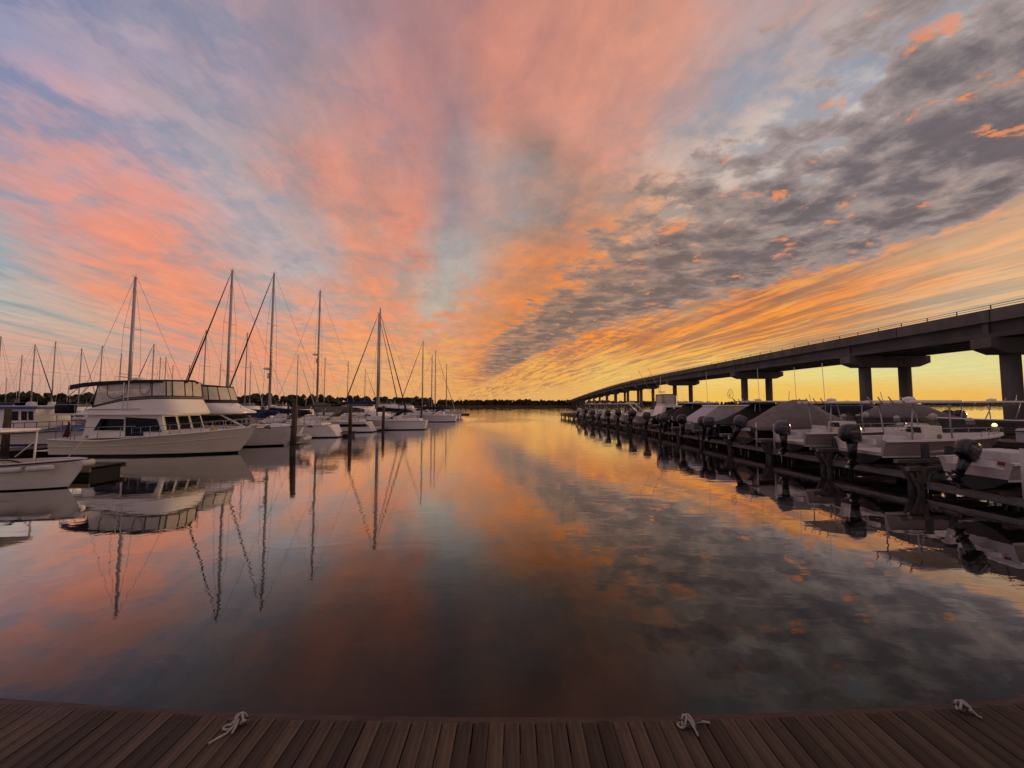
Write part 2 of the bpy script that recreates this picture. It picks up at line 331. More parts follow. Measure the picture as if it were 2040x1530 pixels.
# ------------------------------------------------------------------ mesh helpers
class MB:
    def __init__(s): s.v = []; s.f = []; s.mi = []; s.sm = []
    def add(s, vs, fs, mi=0, smooth=False):
        o = len(s.v); s.v += [tuple(x) for x in vs]
        for f in fs: s.f.append(tuple(i + o for i in f)); s.mi.append(mi); s.sm.append(smooth)
        return s
    def box(s, c, size, rz=0.0, mi=0, M=None):
        hx, hy, hz = size[0] / 2, size[1] / 2, size[2] / 2
        vs = [Vector((x, y, z)) for z in (-hz, hz) for (x, y) in ((-hx, -hy), (hx, -hy), (hx, hy), (-hx, hy))]
        m = Matrix.Translation(c) @ Matrix.Rotation(rz, 4, 'Z') if M is None else M
        return s.add([m @ v for v in vs], [(3,2,1,0), (4,5,6,7), (0,1,5,4), (1,2,6,5), (2,3,7,6), (3,0,4,7)], mi)
    def bar(s, a, b, w, h=None, mi=0):
        """rectangular bar from a to b"""
        a, b = Vector(a), Vector(b); h = h or w
        d = (b - a).normalized(); up = Vector((0, 0, 1)) if abs(d.z) < .95 else Vector((0, 1, 0))
        x = d.cross(up).normalized(); y = x.cross(d).normalized()
        vs = [p + x * (i * w / 2) + y * (j * h / 2) for p in (a, b) for (i, j) in ((-1,-1), (1,-1), (1,1), (-1,1))]
        return s.add(vs, [(0,1,2,3), (7,6,5,4), (0,4,5,1), (1,5,6,2), (2,6,7,3), (3,7,4,0)], mi)
    def tube(s, pts, r, n=8, mi=0, caps=True, r2=None):
        pts = [Vector(p) for p in pts]
        rs = r if isinstance(r, (list, tuple)) else ([r] * len(pts) if r2 is None else [r + (r2 - r) * i / (len(pts) - 1) for i in range(len(pts))])
        vs = []; ref = None
        for i, p in enumerate(pts):
            d = (pts[min(i + 1, len(pts) - 1)] - pts[max(i - 1, 0)]).normalized()
            if ref is None:
                ref = Vector((0, 0, 1)) if abs(d.z) < .9 else Vector((1, 0, 0))
            x = d.cross(ref)
            if x.length < 1e-5: x = d.cross(Vector((.3, 1, .2)))
            x.normalize(); y = x.cross(d).normalized(); ref = y
            for k in range(n):
                a = 2 * math.pi * k / n
                vs.append(p + (x * math.cos(a) + y * math.sin(a)) * rs[i])
        fs = []
        for i in range(len(pts) - 1):
            for k in range(n):
                fs.append((i*n+k, i*n+(k+1) % n, (i+1)*n+(k+1) % n, (i+1)*n+k))
        s.add(vs, fs, mi, True)
        if caps:
            o = len(s.v) - len(vs)
            s.f.append(tuple(o + k for k in reversed(range(n)))); s.mi.append(mi); s.sm.append(False)
            e = o + (len(pts) - 1) * n
            s.f.append(tuple(e + k for k in range(n))); s.mi.append(mi); s.sm.append(False)
        return s
    def rings(s, rings, closed=True, mi=0, smooth=True, cap0=False, cap1=False):
        """loft through rings of equal point count"""
        n = len(rings[0]); vs = [p for r_ in rings for p in r_]; fs = []
        for i in range(len(rings) - 1):
            for k in range(n if closed else n - 1):
                fs.append((i*n+k, i*n+(k+1) % n, (i+1)*n+(k+1) % n, (i+1)*n+k))
        o = len(s.v); s.add(vs, fs, mi, smooth)
        if cap0: s.f.append(tuple(o + k for k in reversed(range(n)))); s.mi.append(mi); s.sm.append(False)
        if cap1:
            e = o + (len(rings) - 1) * n
            s.f.append(tuple(e + k for k in range(n))); s.mi.append(mi); s.sm.append(False)
        return s
    def lathe(s, prof, c=(0,0,0), n=14, mi=0):
        rs = [[Vector((c[0] + r_ * math.cos(2*math.pi*k/n), c[1] + r_ * math.sin(2*math.pi*k/n), c[2] + z)) for k in range(n)] for (r_, z) in prof]
        return s.rings(rs, True, mi, True, prof[0][0] > 1e-4, prof[-1][0] > 1e-4)
    def plate(s, poly, thick, normal=None, mi=0):
        """flat polygon with thickness, grown along its normal"""
        P = [Vector(p) for p in poly]
        if normal is None:
            nn = Vector((0, 0, 0))
            for i in range(len(P)): nn += P[i].cross(P[(i + 1) % len(P)])
            normal = nn.normalized()
        else: normal = Vector(normal).normalized()
        Q = [p + normal * thick for p in P]; n = len(P)
        return s.add(P + Q, [tuple(reversed(range(n))), tuple(range(n, 2 * n))] + [(i, (i+1) % n, n + (i+1) % n, n + i) for i in range(n)], mi)
    def build(s, name, mats, parent=None, kind=None, loc=None, bevel=0.0):
        me = bpy.data.meshes.new(name)
        me.from_pydata(s.v, [], s.f)
        for m in (mats if isinstance(mats, (list, tuple)) else [mats]): me.materials.append(MATS[m])
        me.polygons.foreach_set('material_index', s.mi); me.polygons.foreach_set('use_smooth', s.sm)
        me.update()
        bm = bmesh.new(); bm.from_mesh(me); bmesh.ops.recalc_face_normals(bm, faces=bm.faces)
        bm.to_mesh(me); bm.free()
        o = bpy.data.objects.new(name, me); COL.objects.link(o)
        if parent is not None: o.parent = parent
        if kind: o['kind'] = kind
        if loc is not None: o.location = loc
        if bevel:
            b = o.modifiers.new('edge', 'BEVEL'); b.width = bevel; b.segments = 2; b.limit_method = 'ANGLE'; b.angle_limit = R(40)
        return o
def thing(name, label, cat, loc=(0,0,0), rz=0.0, group=None):
    o = bpy.data.objects.new(name, None); COL.objects.link(o)
    o.empty_display_size = .2
    o.location = loc; o.rotation_euler = (0, 0, rz)
    o['label'] = label; o['category'] = cat
    if group: o['group'] = group
    return o
def tag(o, label, cat, group=None):
    o['label'] = label; o['category'] = cat
    if group: o['group'] = group
    return o
def copy_tree(o, parent=None):
    c = o.copy(); COL.objects.link(c); c.parent = parent
    for ch in list(o.children): copy_tree(ch, c)
    return c

# ------------------------------------------------------------------ material list
mat('deck_wood', rgb(88, 72, 58), .62, noise=.6, nscale=4, bump=.5, bscale=30, rnd=.5, stretch=(7, .8, 4), spec=.3)
mat('rim_wood', rgb(74, 52, 45), .6, noise=.4, nscale=4, bump=.3, stretch=(1, 6, 6))
mat('galvanised', rgb(96, 92, 90), .45, metal=.7, noise=.3, nscale=14)
mat('rope_white', rgb(188, 178, 168), .8, noise=.25, nscale=40, bump=.6, bscale=160)
mat('pile_wood', rgb(80, 66, 56), .8, noise=.5, nscale=3, bump=.6, bscale=9, stretch=(6, 6, .6), rnd=.15)
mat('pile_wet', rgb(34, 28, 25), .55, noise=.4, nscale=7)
mat('pile_cap', rgb(196, 190, 186), .6, noise=.15)
mat('dock_dark', rgb(70, 54, 46), .8, noise=.4, nscale=3, bump=.3, stretch=(1, 5, 1))
mat('dock_edge', rgb(150, 132, 104), .7, noise=.3, nscale=4)
mat('gelcoat', rgb(238, 230, 218), .22, noise=.10, nscale=1.6, coat=.25, stretch=(.5, 1, 2.5))
mat('gelcoat_cool', rgb(236, 230, 228), .25, noise=.10, nscale=1.8, coat=.2, stretch=(.5, 1, 2.5))
mat('gelcoat_cream', rgb(228, 217, 198), .28, noise=.12, nscale=1.6, stretch=(.5, 1, 2.5))
mat('gelcoat_shaded', rgb(172, 156, 150), .25, noise=.12, nscale=1.8, coat=.2, stretch=(.5, 1, 2.5))  # white hulls of the lifted boats, their shade put into the colour
mat('deck_white', rgb(220, 213, 206), .55, noise=.12, nscale=5)
mat('bottom_paint', rgb(26, 24, 28), .6, noise=.4, nscale=4)
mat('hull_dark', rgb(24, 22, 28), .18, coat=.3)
mat('hull_maroon', rgb(52, 26, 30), .2, coat=.3)
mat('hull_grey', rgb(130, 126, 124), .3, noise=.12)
mat('boot_black', rgb(14, 13, 15), .35)
mat('glass_dark', rgb(10, 9, 12), .08, spec=.22)
mat('vinyl_clear', rgb(214, 204, 188), .2, alpha=.88, noise=.2, nscale=3, bump=.25, bscale=5)  # cream base stands in for the light reflected by the panels
mat('windshield', rgb(150, 150, 145), .06, alpha=.28)
mat('canvas_navy', rgb(26, 26, 44), .85, noise=.3, nscale=6, bump=.3, bscale=8)
mat('canvas_blue', rgb(24, 38, 92), .85, noise=.3, nscale=5, bump=.3, bscale=7)
mat('tarp_blue', rgb(40, 92, 146), .7, noise=.25, nscale=4, bump=.5, bscale=4)
mat('canvas_black', rgb(20, 18, 20), .85, noise=.3, nscale=5, bump=.4, bscale=5)
mat('canvas_brown', rgb(52, 42, 38), .88, noise=.3, nscale=5, bump=.4, bscale=4)
mat('canvas_taupe', rgb(124, 112, 108), .88, noise=.2, nscale=3, bump=.5, bscale=3)
mat('canvas_olive', rgb(122, 114, 98), .88, noise=.25, nscale=3, bump=.4, bscale=4)
mat('canvas_white', rgb(190, 184, 184), .8, noise=.15, nscale=3, bump=.4, bscale=3)
mat('aluminium', rgb(176, 172, 172), .38, metal=.55, noise=.15, nscale=8)
mat('stainless', rgb(170, 166, 164), .25, metal=.85)
mat('wire', rgb(70, 64, 66), .5, metal=.3)
mat('motor_black', rgb(22, 21, 24), .25, coat=.4, noise=.2, nscale=6)
mat('motor_grey', rgb(70, 70, 78), .3, coat=.35)
mat('rubber_black', rgb(18, 17, 18), .6)
mat('fender_white', rgb(206, 200, 198), .5, noise=.2, nscale=9)
mat('lettering_grey', rgb(120, 112, 116), .5)
mat('lettering_white', rgb(196, 192, 192), .5)
mat('red_trim', rgb(120, 30, 32), .5)
mat('flag_red', rgb(110, 44, 44), .85, noise=.4, nscale=12)
mat('yellow_cloth', rgb(190, 150, 60), .8)
mat('blue_trim', rgb(58, 84, 150), .5, noise=.25, nscale=4)
mat('bridge_concrete', rgb(112, 104, 98), .85, noise=.38, nscale=.55, bump=.3, bscale=5, stretch=(1, 1, .35))
mat('bridge_girder', rgb(92, 86, 84), .8, noise=.34, nscale=.7, stretch=(1, .5, .3))
mat('lift_metal', rgb(112, 106, 102), .5, metal=.3, noise=.25, nscale=5)
mat('marsh', rgb(92, 70, 48), .95, noise=.5, nscale=.08)
mat('reeds', rgb(96, 74, 50), .95, rnd=.2)
mat('tree_leaf', rgb(52, 56, 36), .95, noise=.55, nscale=.12)
mat('tree_leaf_pale', rgb(68, 68, 44), .95, noise=.5, nscale=.12)
mat('trunk', rgb(66, 54, 46), .95)
mat('car_paint', rgb(90, 88, 90), .3, coat=.4)
mat('tyre', rgb(20, 20, 20), .8)
def emitter(name, col, e):
    m = bpy.data.materials.new(name); m.use_nodes = True; p = m.node_tree.nodes['Principled BSDF']
    p.inputs['Base Color'].default_value = (*col, 1); p.inputs['Emission Color'].default_value = (*col, 1); p.inputs['Emission Strength'].default_value = e
    MATS[name] = m
emitter('lamp_warm', (1, .72, .3), 2.0)
emitter('lamp_white', (1, .95, .85), 3.0)

# ------------------------------------------------------------------ the setting
w = MB()
ys = [-60, -10, 0, 10, 25, 50, 100, 200, 400, 800, 1600, 3000, 6000]
xs = [-6000, -2000, -800, -300, -100, -40, -15, 0, 15, 40, 100, 300, 800, 2000, 6000]
w.add([(x, y, 0) for y in ys for x in xs], [(j*len(xs)+i, j*len(xs)+i+1, (j+1)*len(xs)+i+1, (j+1)*len(xs)+i) for j in range(len(ys)-1) for i in range(len(xs)-1)])
w.build('water', 'water', kind='structure')

rng = random.Random(5)
# far shore: a low marsh bank, its front edge given as (x, y)
SHORE = [(-2600, 420), (-1200, 330), (-700, 300), (-420, 290), (-300, 300), (-230, 330), (-190, 390), (-150, 450), (-90, 480), (0, 490), (60, 500), (110, 560), (170, 640), (260, 720), (420, 790), (700, 840), (1300, 900), (2600, 1000)]
def shore_y(x):
    for (x0, y0), (x1, y1) in zip(SHORE, SHORE[1:]):
        if x0 <= x <= x1: return y0 + (y1 - y0) * (x - x0) / (x1 - x0)
    return 900
g_ = MB()
pts = []
x = -2600
while x <= 2600:
    pts.append(x); x += 18 if abs(x) < 500 else 90
rows = [(0, -.3), (3, .5), (20, .9), (60, 1.6), (200, 2.5), (900, 4)]
g_.add([(x, shore_y(x) + o + (rng.uniform(-3, 3) if o < 5 else 0), z) for (o, z) in rows for x in pts],
       [(j*len(pts)+i, j*len(pts)+i+1, (j+1)*len(pts)+i+1, (j+1)*len(pts)+i) for j in range(len(rows)-1) for i in range(len(pts)-1)], 0, True)
g_.build('terrain', 'marsh', kind='structure')

# reeds along the bank, and the wood behind it
rd = MB()
x = -260
while x < 330:
    y0 = shore_y(x)
    for k in range(7):
        px, py = x + rng.uniform(-1.5, 1.5), y0 + rng.uniform(1.5, 40)
        h = rng.uniform(1.2, 2.4) + (py - y0) * .02
        a = rng.uniform(0, 3.14); wd = rng.uniform(.8, 2.0)
        dx, dy = math.cos(a) * wd, math.sin(a) * wd
        rd.add([(px-dx, py-dy, .2), (px+dx, py+dy, .2), (px+dx*.7, py+dy*.7, h*.8), (px+.2*dx, py+.2*dy, h), (px-dx*.6, py-dy*.6, h*.9)], [(0,1,2,3,4)])
    x += 1.1
tag(rd.build('reeds', 'reeds', kind='stuff'), 'brown marsh reeds along the far water edge', 'reeds')
ICO_V = []
_t = (1 + 5 ** .5) / 2
for a in (-1, 1):
    for b in (-_t, _t): ICO_V += [(a, b, 0), (0, a, b), (b, 0, a)]
_bm = bmesh.new(); bmesh.ops.create_icosphere(_bm, subdivisions=1, radius=1.0)
_bm.verts.ensure_lookup_table()
ICO_V = [tuple(v.co) for v in _bm.verts]; ICO_F = [tuple(v.index for v in f.verts) for f in _bm.faces]; _bm.free()
def blob(mb, c, r, rng, squash=.75, mi=0, jit=.35):
    a = rng.uniform(0, 6.28); ca, sa = math.cos(a), math.sin(a)
    vs = []
    for (x, y, z) in ICO_V:
        k = r * (1 + rng.uniform(-jit, jit))
        vs.append((c[0] + (x*ca - y*sa) * k, c[1] + (x*sa + y*ca) * k, c[2] + z * k * squash))
    mb.add(vs, ICO_F, mi)
def leaf_fan(mb, c, r, n, rng, mi=0):
    for _ in range(n):
        d = Vector((rng.gauss(0, 1), rng.gauss(0, 1), rng.gauss(0, .8)))
        d.normalize(); p = Vector(c) + d * r * rng.uniform(.7, 1.15)
        s = r * rng.uniform(.08, .2)
        a = Vector((rng.gauss(0, 1), rng.gauss(0, 1), rng.gauss(0, 1))).normalized() * s
        b = a.cross(d).normalized() * s
        mb.add([p - a, p + b, p + a, p - b], [(0, 1, 2, 3)], mi)
tl = MB()
def far_tree(mb, x, y, h, rng):
    wd = h * rng.uniform(.30, .46); mi = 0 if rng.random() < .7 else 1
    mb.tube([(x, y, 0), (x + rng.uniform(-.4, .4), y, h * .7)], h * .022, 4, 2, False, h * .01)
    for k in range(7):
        f = .12 + .70 * (k + rng.random()) / 7
        spread = wd * (1.0 - .55 * f)
        c = (x + rng.uniform(-1, 1) * spread, y + rng.uniform(-1, 1) * spread, h * f)
        r_ = h * rng.uniform(.15, .23) * (1.1 - .25 * f)
        blob(mb, c, r_, rng, .85, mi, .45)
        if k > 3: leaf_fan(mb, c, r_ * .85, 10, rng, mi)
def pine(mb, x, y, h, rng):
    mb.tube([(x, y, 0), (x + rng.uniform(-.5, .5), y, h * .95)], h * .02, 5, 2, False, h * .008)
    for k in range(6):
        f = rng.uniform(.68, 1.0)
        c = (x + rng.uniform(-1, 1) * h * .12, y + rng.uniform(-1, 1) * h * .1, h * f)
        blob(mb, c, h * rng.uniform(.06, .10), rng, .6, 0, .45); leaf_fan(mb, c, h * .1, 9, rng, 0)
x = -760.0
while x < 1500:
    sy = shore_y(x)
    near = sy < 470
    n = 4 if abs(x) < 420 else 4
    if x < -330: n = 6
    for k in range(n):
        back = rng.uniform(8, 60) if near else rng.uniform(65, 120)
        if x > 90: back = rng.uniform(20, 90)
        h = (rng.uniform(11, 15.5) if near else rng.uniform(9.5, 12.5)) if k < 3 else rng.uniform(4, 8) * (1.0 if x < 90 else .85)
        far_tree(tl, x + rng.uniform(-4, 4), sy + back, h, rng)
    if rng.random() < .02 and x > -120: pine(tl, x, sy + (30 if near else 80), rng.uniform(14, 17.5), rng)
    x += 4.0 if abs(x) < 420 else 9
tag(tl.build('treeline', ['tree_leaf', 'tree_leaf_pale', 'trunk'], kind='stuff'), 'dark wooded treeline along the far shore', 'treeline')

# ------------------------------------------------------------------ boardwalk in front
DECK_Z = 0.4
def edge_y(x): return 3.55 + 0.0088 * x * x
dock = thing('boardwalk', 'brown plank boardwalk with cleats along the near water', 'dock', (0, 0, 0))
pitch = .141
pm = MB(); pm.box((0, -.5, -.019), (.134, 1.0, .038))
first = None
i0 = -52
for i in range(i0, 53):
    xx = i * pitch
    if first is None:
        o = first = pm.build('plank', 'deck_wood', dock, bevel=.004)
    else:
        o = first.copy(); COL.objects.link(o)
    ye = edge_y(xx) + rng.uniform(-.014, .008)
    o.location = (xx + rng.uniform(-.003, .003), ye, DECK_Z + rng.uniform(-.003, .003))
    o.scale = (1, ye - .6, 1)
    o.rotation_euler = (0, rng.uniform(-.006, .006), 0)
rim = MB()
N = 60
prof = [(-.02, .0), (.055, .0), (.055, -.26), (-.02, -.26)]
rim.rings([[Vector((xx, edge_y(xx) + a, DECK_Z - .006 + b)) for (a, b) in prof] for xx in [(-7.3 + 14.6 * k / N) for k in range(N + 1)]], True, 0, False, True, True)
rim.build('rim_board', 'rim_wood', dock)
rim = MB()
for yy in (1.0, 2.0, 3.0): rim.box((0, yy, DECK_Z - .14), (14.6, .09, .19))
rim.build('joist', 'rim_wood', dock)
fl = MB()
for xx in (-6, -2, 2, 6):
    fl = MB(); fl.box((xx, 2.0, .06), (2.6, 2.2, .34)); fl.build('float', 'rubber_black', dock)
# screws along the plank ends
scr = MB()
for i in range(i0, 53):
    for s_ in (-.035, .035):
        xx = i * pitch + s_
        scr.lathe([(.006, 0), (.006, .002), (.0001, .003)], (xx, edge_y(xx) - .09, DECK_Z + .0025), 6)
so_ = scr.build('screw', 'galvanised', dock); so_['kind'] = 'stuff'

def cleat(u, v, rz, label, tails):
    p = on(u, v, DECK_Z + .03)
    c = thing('dock_cleat', label, 'cleat', (p.x, p.y, DECK_Z + .004), rz, 'cleats bolted along the boardwalk edge')
    b = MB(); b.box((0, 0, .006), (.20, .07, .012)); b.build('base', 'galvanised', c, bevel=.004)
    for s_ in (-1, 1):
        b = MB(); b.tube([(s_*.05, 0, .01), (s_*.045, 0, .06)], .016, 8, 0, True, .013); b.build('leg', 'galvanised', c)
    b = MB(); b.tube([(-.17, 0, .085), (-.12, 0, .078), (-.05, 0, .066), (0, 0, .064), (.05, 0, .066), (.12, 0, .078), (.17, 0, .085)], [.008, .014, .018, .019, .018, .014, .008], 8); b.build('horn', 'galvanised', c)
    c.scale = (.66, .66, .66)
    M = Matrix.Translation((p.x, p.y, DECK_Z + .004)) @ Matrix.Rotation(rz, 4, 'Z') @ Matrix.Scale(.66, 4)
    r_ = MB()
    for t in tails: r_.tube([M @ Vector(q) for q in t], .0092, 7)
    return c, r_
def smooth(pts, n=5):
    P = [Vector(p) for p in pts]; out = []
    for i in range(len(P) - 1):
        p0, p1, p2, p3 = P[max(i-1, 0)], P[i], P[i+1], P[min(i+2, len(P)-1)]
        for k in range(n):
            t = k / n
            out.append(.5 * ((2*p1) + (p2-p0)*t + (2*p0-5*p1+4*p2-p3)*t*t + (-p0+3*p1-3*p2+p3)*t**3))
    return out + [P[-1]]
WRAP = smooth([(-.10, -.05, .03), (-.07, .03, .09), (-.02, .05, .10), (.03, -.03, .105), (.06, -.05, .06), (.05, .05, .05), (0, .04, .115), (-.05, -.04, .10), (-.07, -.05, .05), (-.05, .05, .05), (.0, .02, .13), (.04, -.05, .09), (.02, -.06, .05)])
_, r1 = cleat(480, 1436, .25, 'steel cleat with a loose rope tail hanging far down the planks', [WRAP, smooth([(-.03, -.04, .09), (-.05, -.09, .05), (-.11, -.15, .02), (-.19, -.20, .016), (-.26, -.26, .016)]), smooth([(-.01, -.04, .1), (-.02, -.10, .05), (-.04, -.17, .018)]), smooth([(-.1, -.02, .02), (-.17, .0, .016), (-.19, -.05, .016), (-.12, -.08, .016), (-.05, -.06, .02)])])
tag(r1.build('mooring_rope', 'rope_white'), 'white rope on a cleat with one tail trailing across planks', 'rope', 'ropes tied to the boardwalk cleats')
_, r2 = cleat(1372, 1440, -.1, 'steel cleat wrapped in white rope with two short tails', [WRAP, smooth([(-.04, .0, .13), (.0, -.05, .10), (.04, -.11, .05), (.06, -.17, .016)]), smooth([(-.02, -.02, .12), (.03, -.06, .07), (.05, -.10, .03)]), smooth([(.05, .02, .06), (.12, .05, .02), (.2, .07, .016), (.3, .06, .016)]), smooth([(-.05, -.03, .03), (-.11, -.06, .016), (-.15, -.02, .016), (-.11, .02, .016), (-.07, -.01, .02)])])
tag(r2.build('mooring_rope', 'rope_white'), 'white rope on a cleat with its end lying along the dock edge', 'rope', 'ropes tied to the boardwalk cleats')
_, r3 = cleat(1920, 1411, -.35, 'steel cleat beside the palest planks of the boardwalk', [WRAP, smooth([(-.02, .0, .12), (.04, -.05, .08), (.09, -.08, .03), (.13, -.09, .016)])])
tag(r3.build('mooring_rope', 'rope_white'), 'white rope bundled on the cleat beside the palest planks', 'rope', 'ropes tied to the boardwalk cleats')

# ------------------------------------------------------------------ bridge
bridge = thing('highway_bridge', 'long concrete girder bridge climbing over the water beyond the boat lifts', 'bridge')
TOP = [(2040, 603), (1919, 628), (1872, 637), (1779, 653), (1682, 672), (1600, 690), (1480, 713), (1350, 739), (1300, 749), (1247, 760), (1200, 774), (1150, 791), (1120, 803)]
def bx(d): return 42 + .075 * d
KNOTS = []
for (u, v) in TOP:
    # deck edge runs along x = 42 + .075 y, so its distance follows from the bearing
    k = pix_dir(u, v); k = k / k.y
    d = 42 / (k.x - .075)
    KNOTS.append((d, CAM_H + k.z * d))
KNOTS = [(-60, 8.4), (-15, 10.6), (10, 11.7)] + KNOTS + [(760, 5.5), (900, 2.6)]
def bz(d):
    for (a, za), (b, zb) in zip(KNOTS, KNOTS[1:]):
        if a <= d <= b: return za + (zb - za) * (d - a) / (b - a)
    return KNOTS[-1][1]
# smooth the grade line
def bzs(d):
    s_ = 0; w_ = 0
    for k in range(-4, 5):
        q = d + k * max(4, d * .05); s_ += bz(min(max(q, -60), 900)); w_ += 1
    return s_ / w_
BW = 9.8                                        # deck width
ds = [-60, -40, -20, -5, 5, 15, 24, 34.8, 42, 50.4, 58, 68, 80.1, 92, 106, 121.4, 136, 150, 161.7, 186, 208, 236, 264, 294, 326, 360, 400, 450, 500, 560, 620, 690, 760, 900]
bdir = Vector((.075, 1, 0)).normalized(); bper = Vector((1, -.075, 0)).normalized()
def bp(d, off, dz): return Vector((bx(d), d, bzs(d) + dz)) + bper * off
m_ = MB()
m_.rings([[bp(d, o, z) for (o, z) in ((0, -.9), (BW, -.9), (BW, -1.15), (0, -1.15))] for d in ds], True, 0, False, True, True)
m_.build('deck', 'bridge_concrete', bridge)
for off, nm in ((0, 'near'), (BW - .3, 'far')):
    m_ = MB(); m_.rings([[bp(d, o + off, z) for (o, z) in ((-.06, 0), (.3, 0), (.36, -.9), (-.06, -1.18))] for d in ds], True, 0, False, True, True)
    m_.build('parapet', 'bridge_concrete', bridge)
BENTS = [-32, 5, 34.8, 50.4, 80.1, 121.4, 161.7, 186, 215, 243, 274, 304, 336, 370, 405, 450, 500, 560, 620]
for k, off in enumerate((.65, 2.75, 4.9, 7.05, 9.15)):
    m_ = MB(); m_.rings([[bp(d, off + o, z) for (o, z) in ((-.3, -1.16), (.3, -1.16), (.12, -1.45), (.12, -2.1), (.34, -2.4), (.34, -2.62), (-.34, -2.62), (-.34, -2.4), (-.12, -2.1), (-.12, -1.45))] for d in ds], True, 0, False, True, True)
    m_.build('girder', 'bridge_girder', bridge)
for off in (.1, BW - .15):
    m_ = MB()
    for h in (.2, .4): m_.tube([bp(d, off, h) for d in ds if d < 360], .028, 5)
    m_.build('rail', 'wire', bridge)
post0 = None
d = -50.0
while d < 160:
    if post0 is None:
        pb = MB(); pb.box((0, 0, .2), (.05, .07, .4)); post0 = o = pb.build('rail_post', 'wire', bridge)
    else: o = post0.copy(); COL.objects.link(o)
    o.location = bp(d, .1, 0); d += 2.4 + max(0, d) * .012
for d in BENTS:
    z_ = bzs(d) - 2.62
    cz = z_ - 1.5
    if cz < 1: continue
    m_ = MB()
    sec = [(-.85, -1.0), (BW + .85, -1.0), (BW + .85, 1.0), (-.85, 1.0)]
    def ringz(s0, s1, z): return [Vector((bx(d), d, z)) + bper * o + bdir * y for (o, y) in ((s0, -.85), (s1, -.85), (s1, .85), (s0, .85))]
    m_.rings([ringz(1.2, BW - 1.2, cz), ringz(-.15, BW + .15, cz + .55), ringz(-.15, BW + .15, z_ - .03)], True, 0, False, True, True)
    m_.build('pier_cap', 'bridge_concrete', bridge, bevel=.05)
    for off in (2.35, BW - 2.4):
        b = Vector((bx(d), d, 0)) + bper * off
        m_ = MB(); m_.tube([b + Vector((0, 0, -1)), b + Vector((0, 0, cz + .05))], .64, 18); cl_ = m_.build('column', 'bridge_concrete', bridge)
        m_ = MB(); m_.tube([b + Vector((0, 0, -1)), b + Vector((0, 0, .9)), b + Vector((0, 0, 1.15))], [.665, .66, .645], 18); m_.build('tide_band', 'pile_wet', cl_)
    for off in (.65, 2.75, 4.9, 7.05, 9.15):
        m_ = MB(); b = Vector((bx(d), d, z_ - .02)) + bper * off; m_.box(b, (.5, .5, .09), -math.atan(.075)); m_.build('bearing', 'rubber_black', bridge)
for k in range(24):
    d = -20 + k * 9.0
    m_ = MB(); m_.bar(bp(d, -.075, -1.16), bp(d, -.075, .005), .04, .03); m_.build('parapet_joint', 'rubber_black', bridge)
for d in BENTS[2:9]:
    m_ = MB(); m_.bar(bp(d, .40, -2.6), bp(d, .40, -1.2), .12, .5); m_.build('diaphragm', 'bridge_concrete', bridge)
# a car on the bridge, its lamps lit
def car(d, off, label):
    p = bp(d, off, -.9); c = thing('car', label, 'car', p, math.atan2(-1, -.075))
    b = MB(); b.rings([[Vector((x, y * .9, z)) for (y, z) in ((-.9, .3), (.9, .3), (.92, .75), (.8, .95), (-.8, .95), (-.92, .75))] for x in (-2.2, -1.9, 1.6, 2.2)], True, 0, True, True, True)
    b.rings([[Vector((x, y, .93)) for (x, y) in ((-1.7, -.72), (1.0, -.72), (1.0, .72), (-1.7, .72))], [Vector((x, y, 1.45)) for (x, y) in ((-1.2, -.6), (.3, -.6), (.3, .6), (-1.2, .6))]], True, 1, False, False, True)
    b.build('body', ['car_paint', 'glass_dark'], c)
    for sx in (-1.35, 1.35):
        for sy in (-.8, .8):
            b = MB(); b.tube([(sx, sy - .1, .33), (sx, sy + .1, .33)], .33, 12); b.build('wheel', 'tyre', c)
    for sy in (-.6, .6):
        b = MB(); b.tube([(2.2, sy, .65), (2.26, sy, .65)], .16, 8); b.build('headlight', 'lamp_white', c)
car(640, 3.2, 'car with lit headlights on the far low end of the bridge')

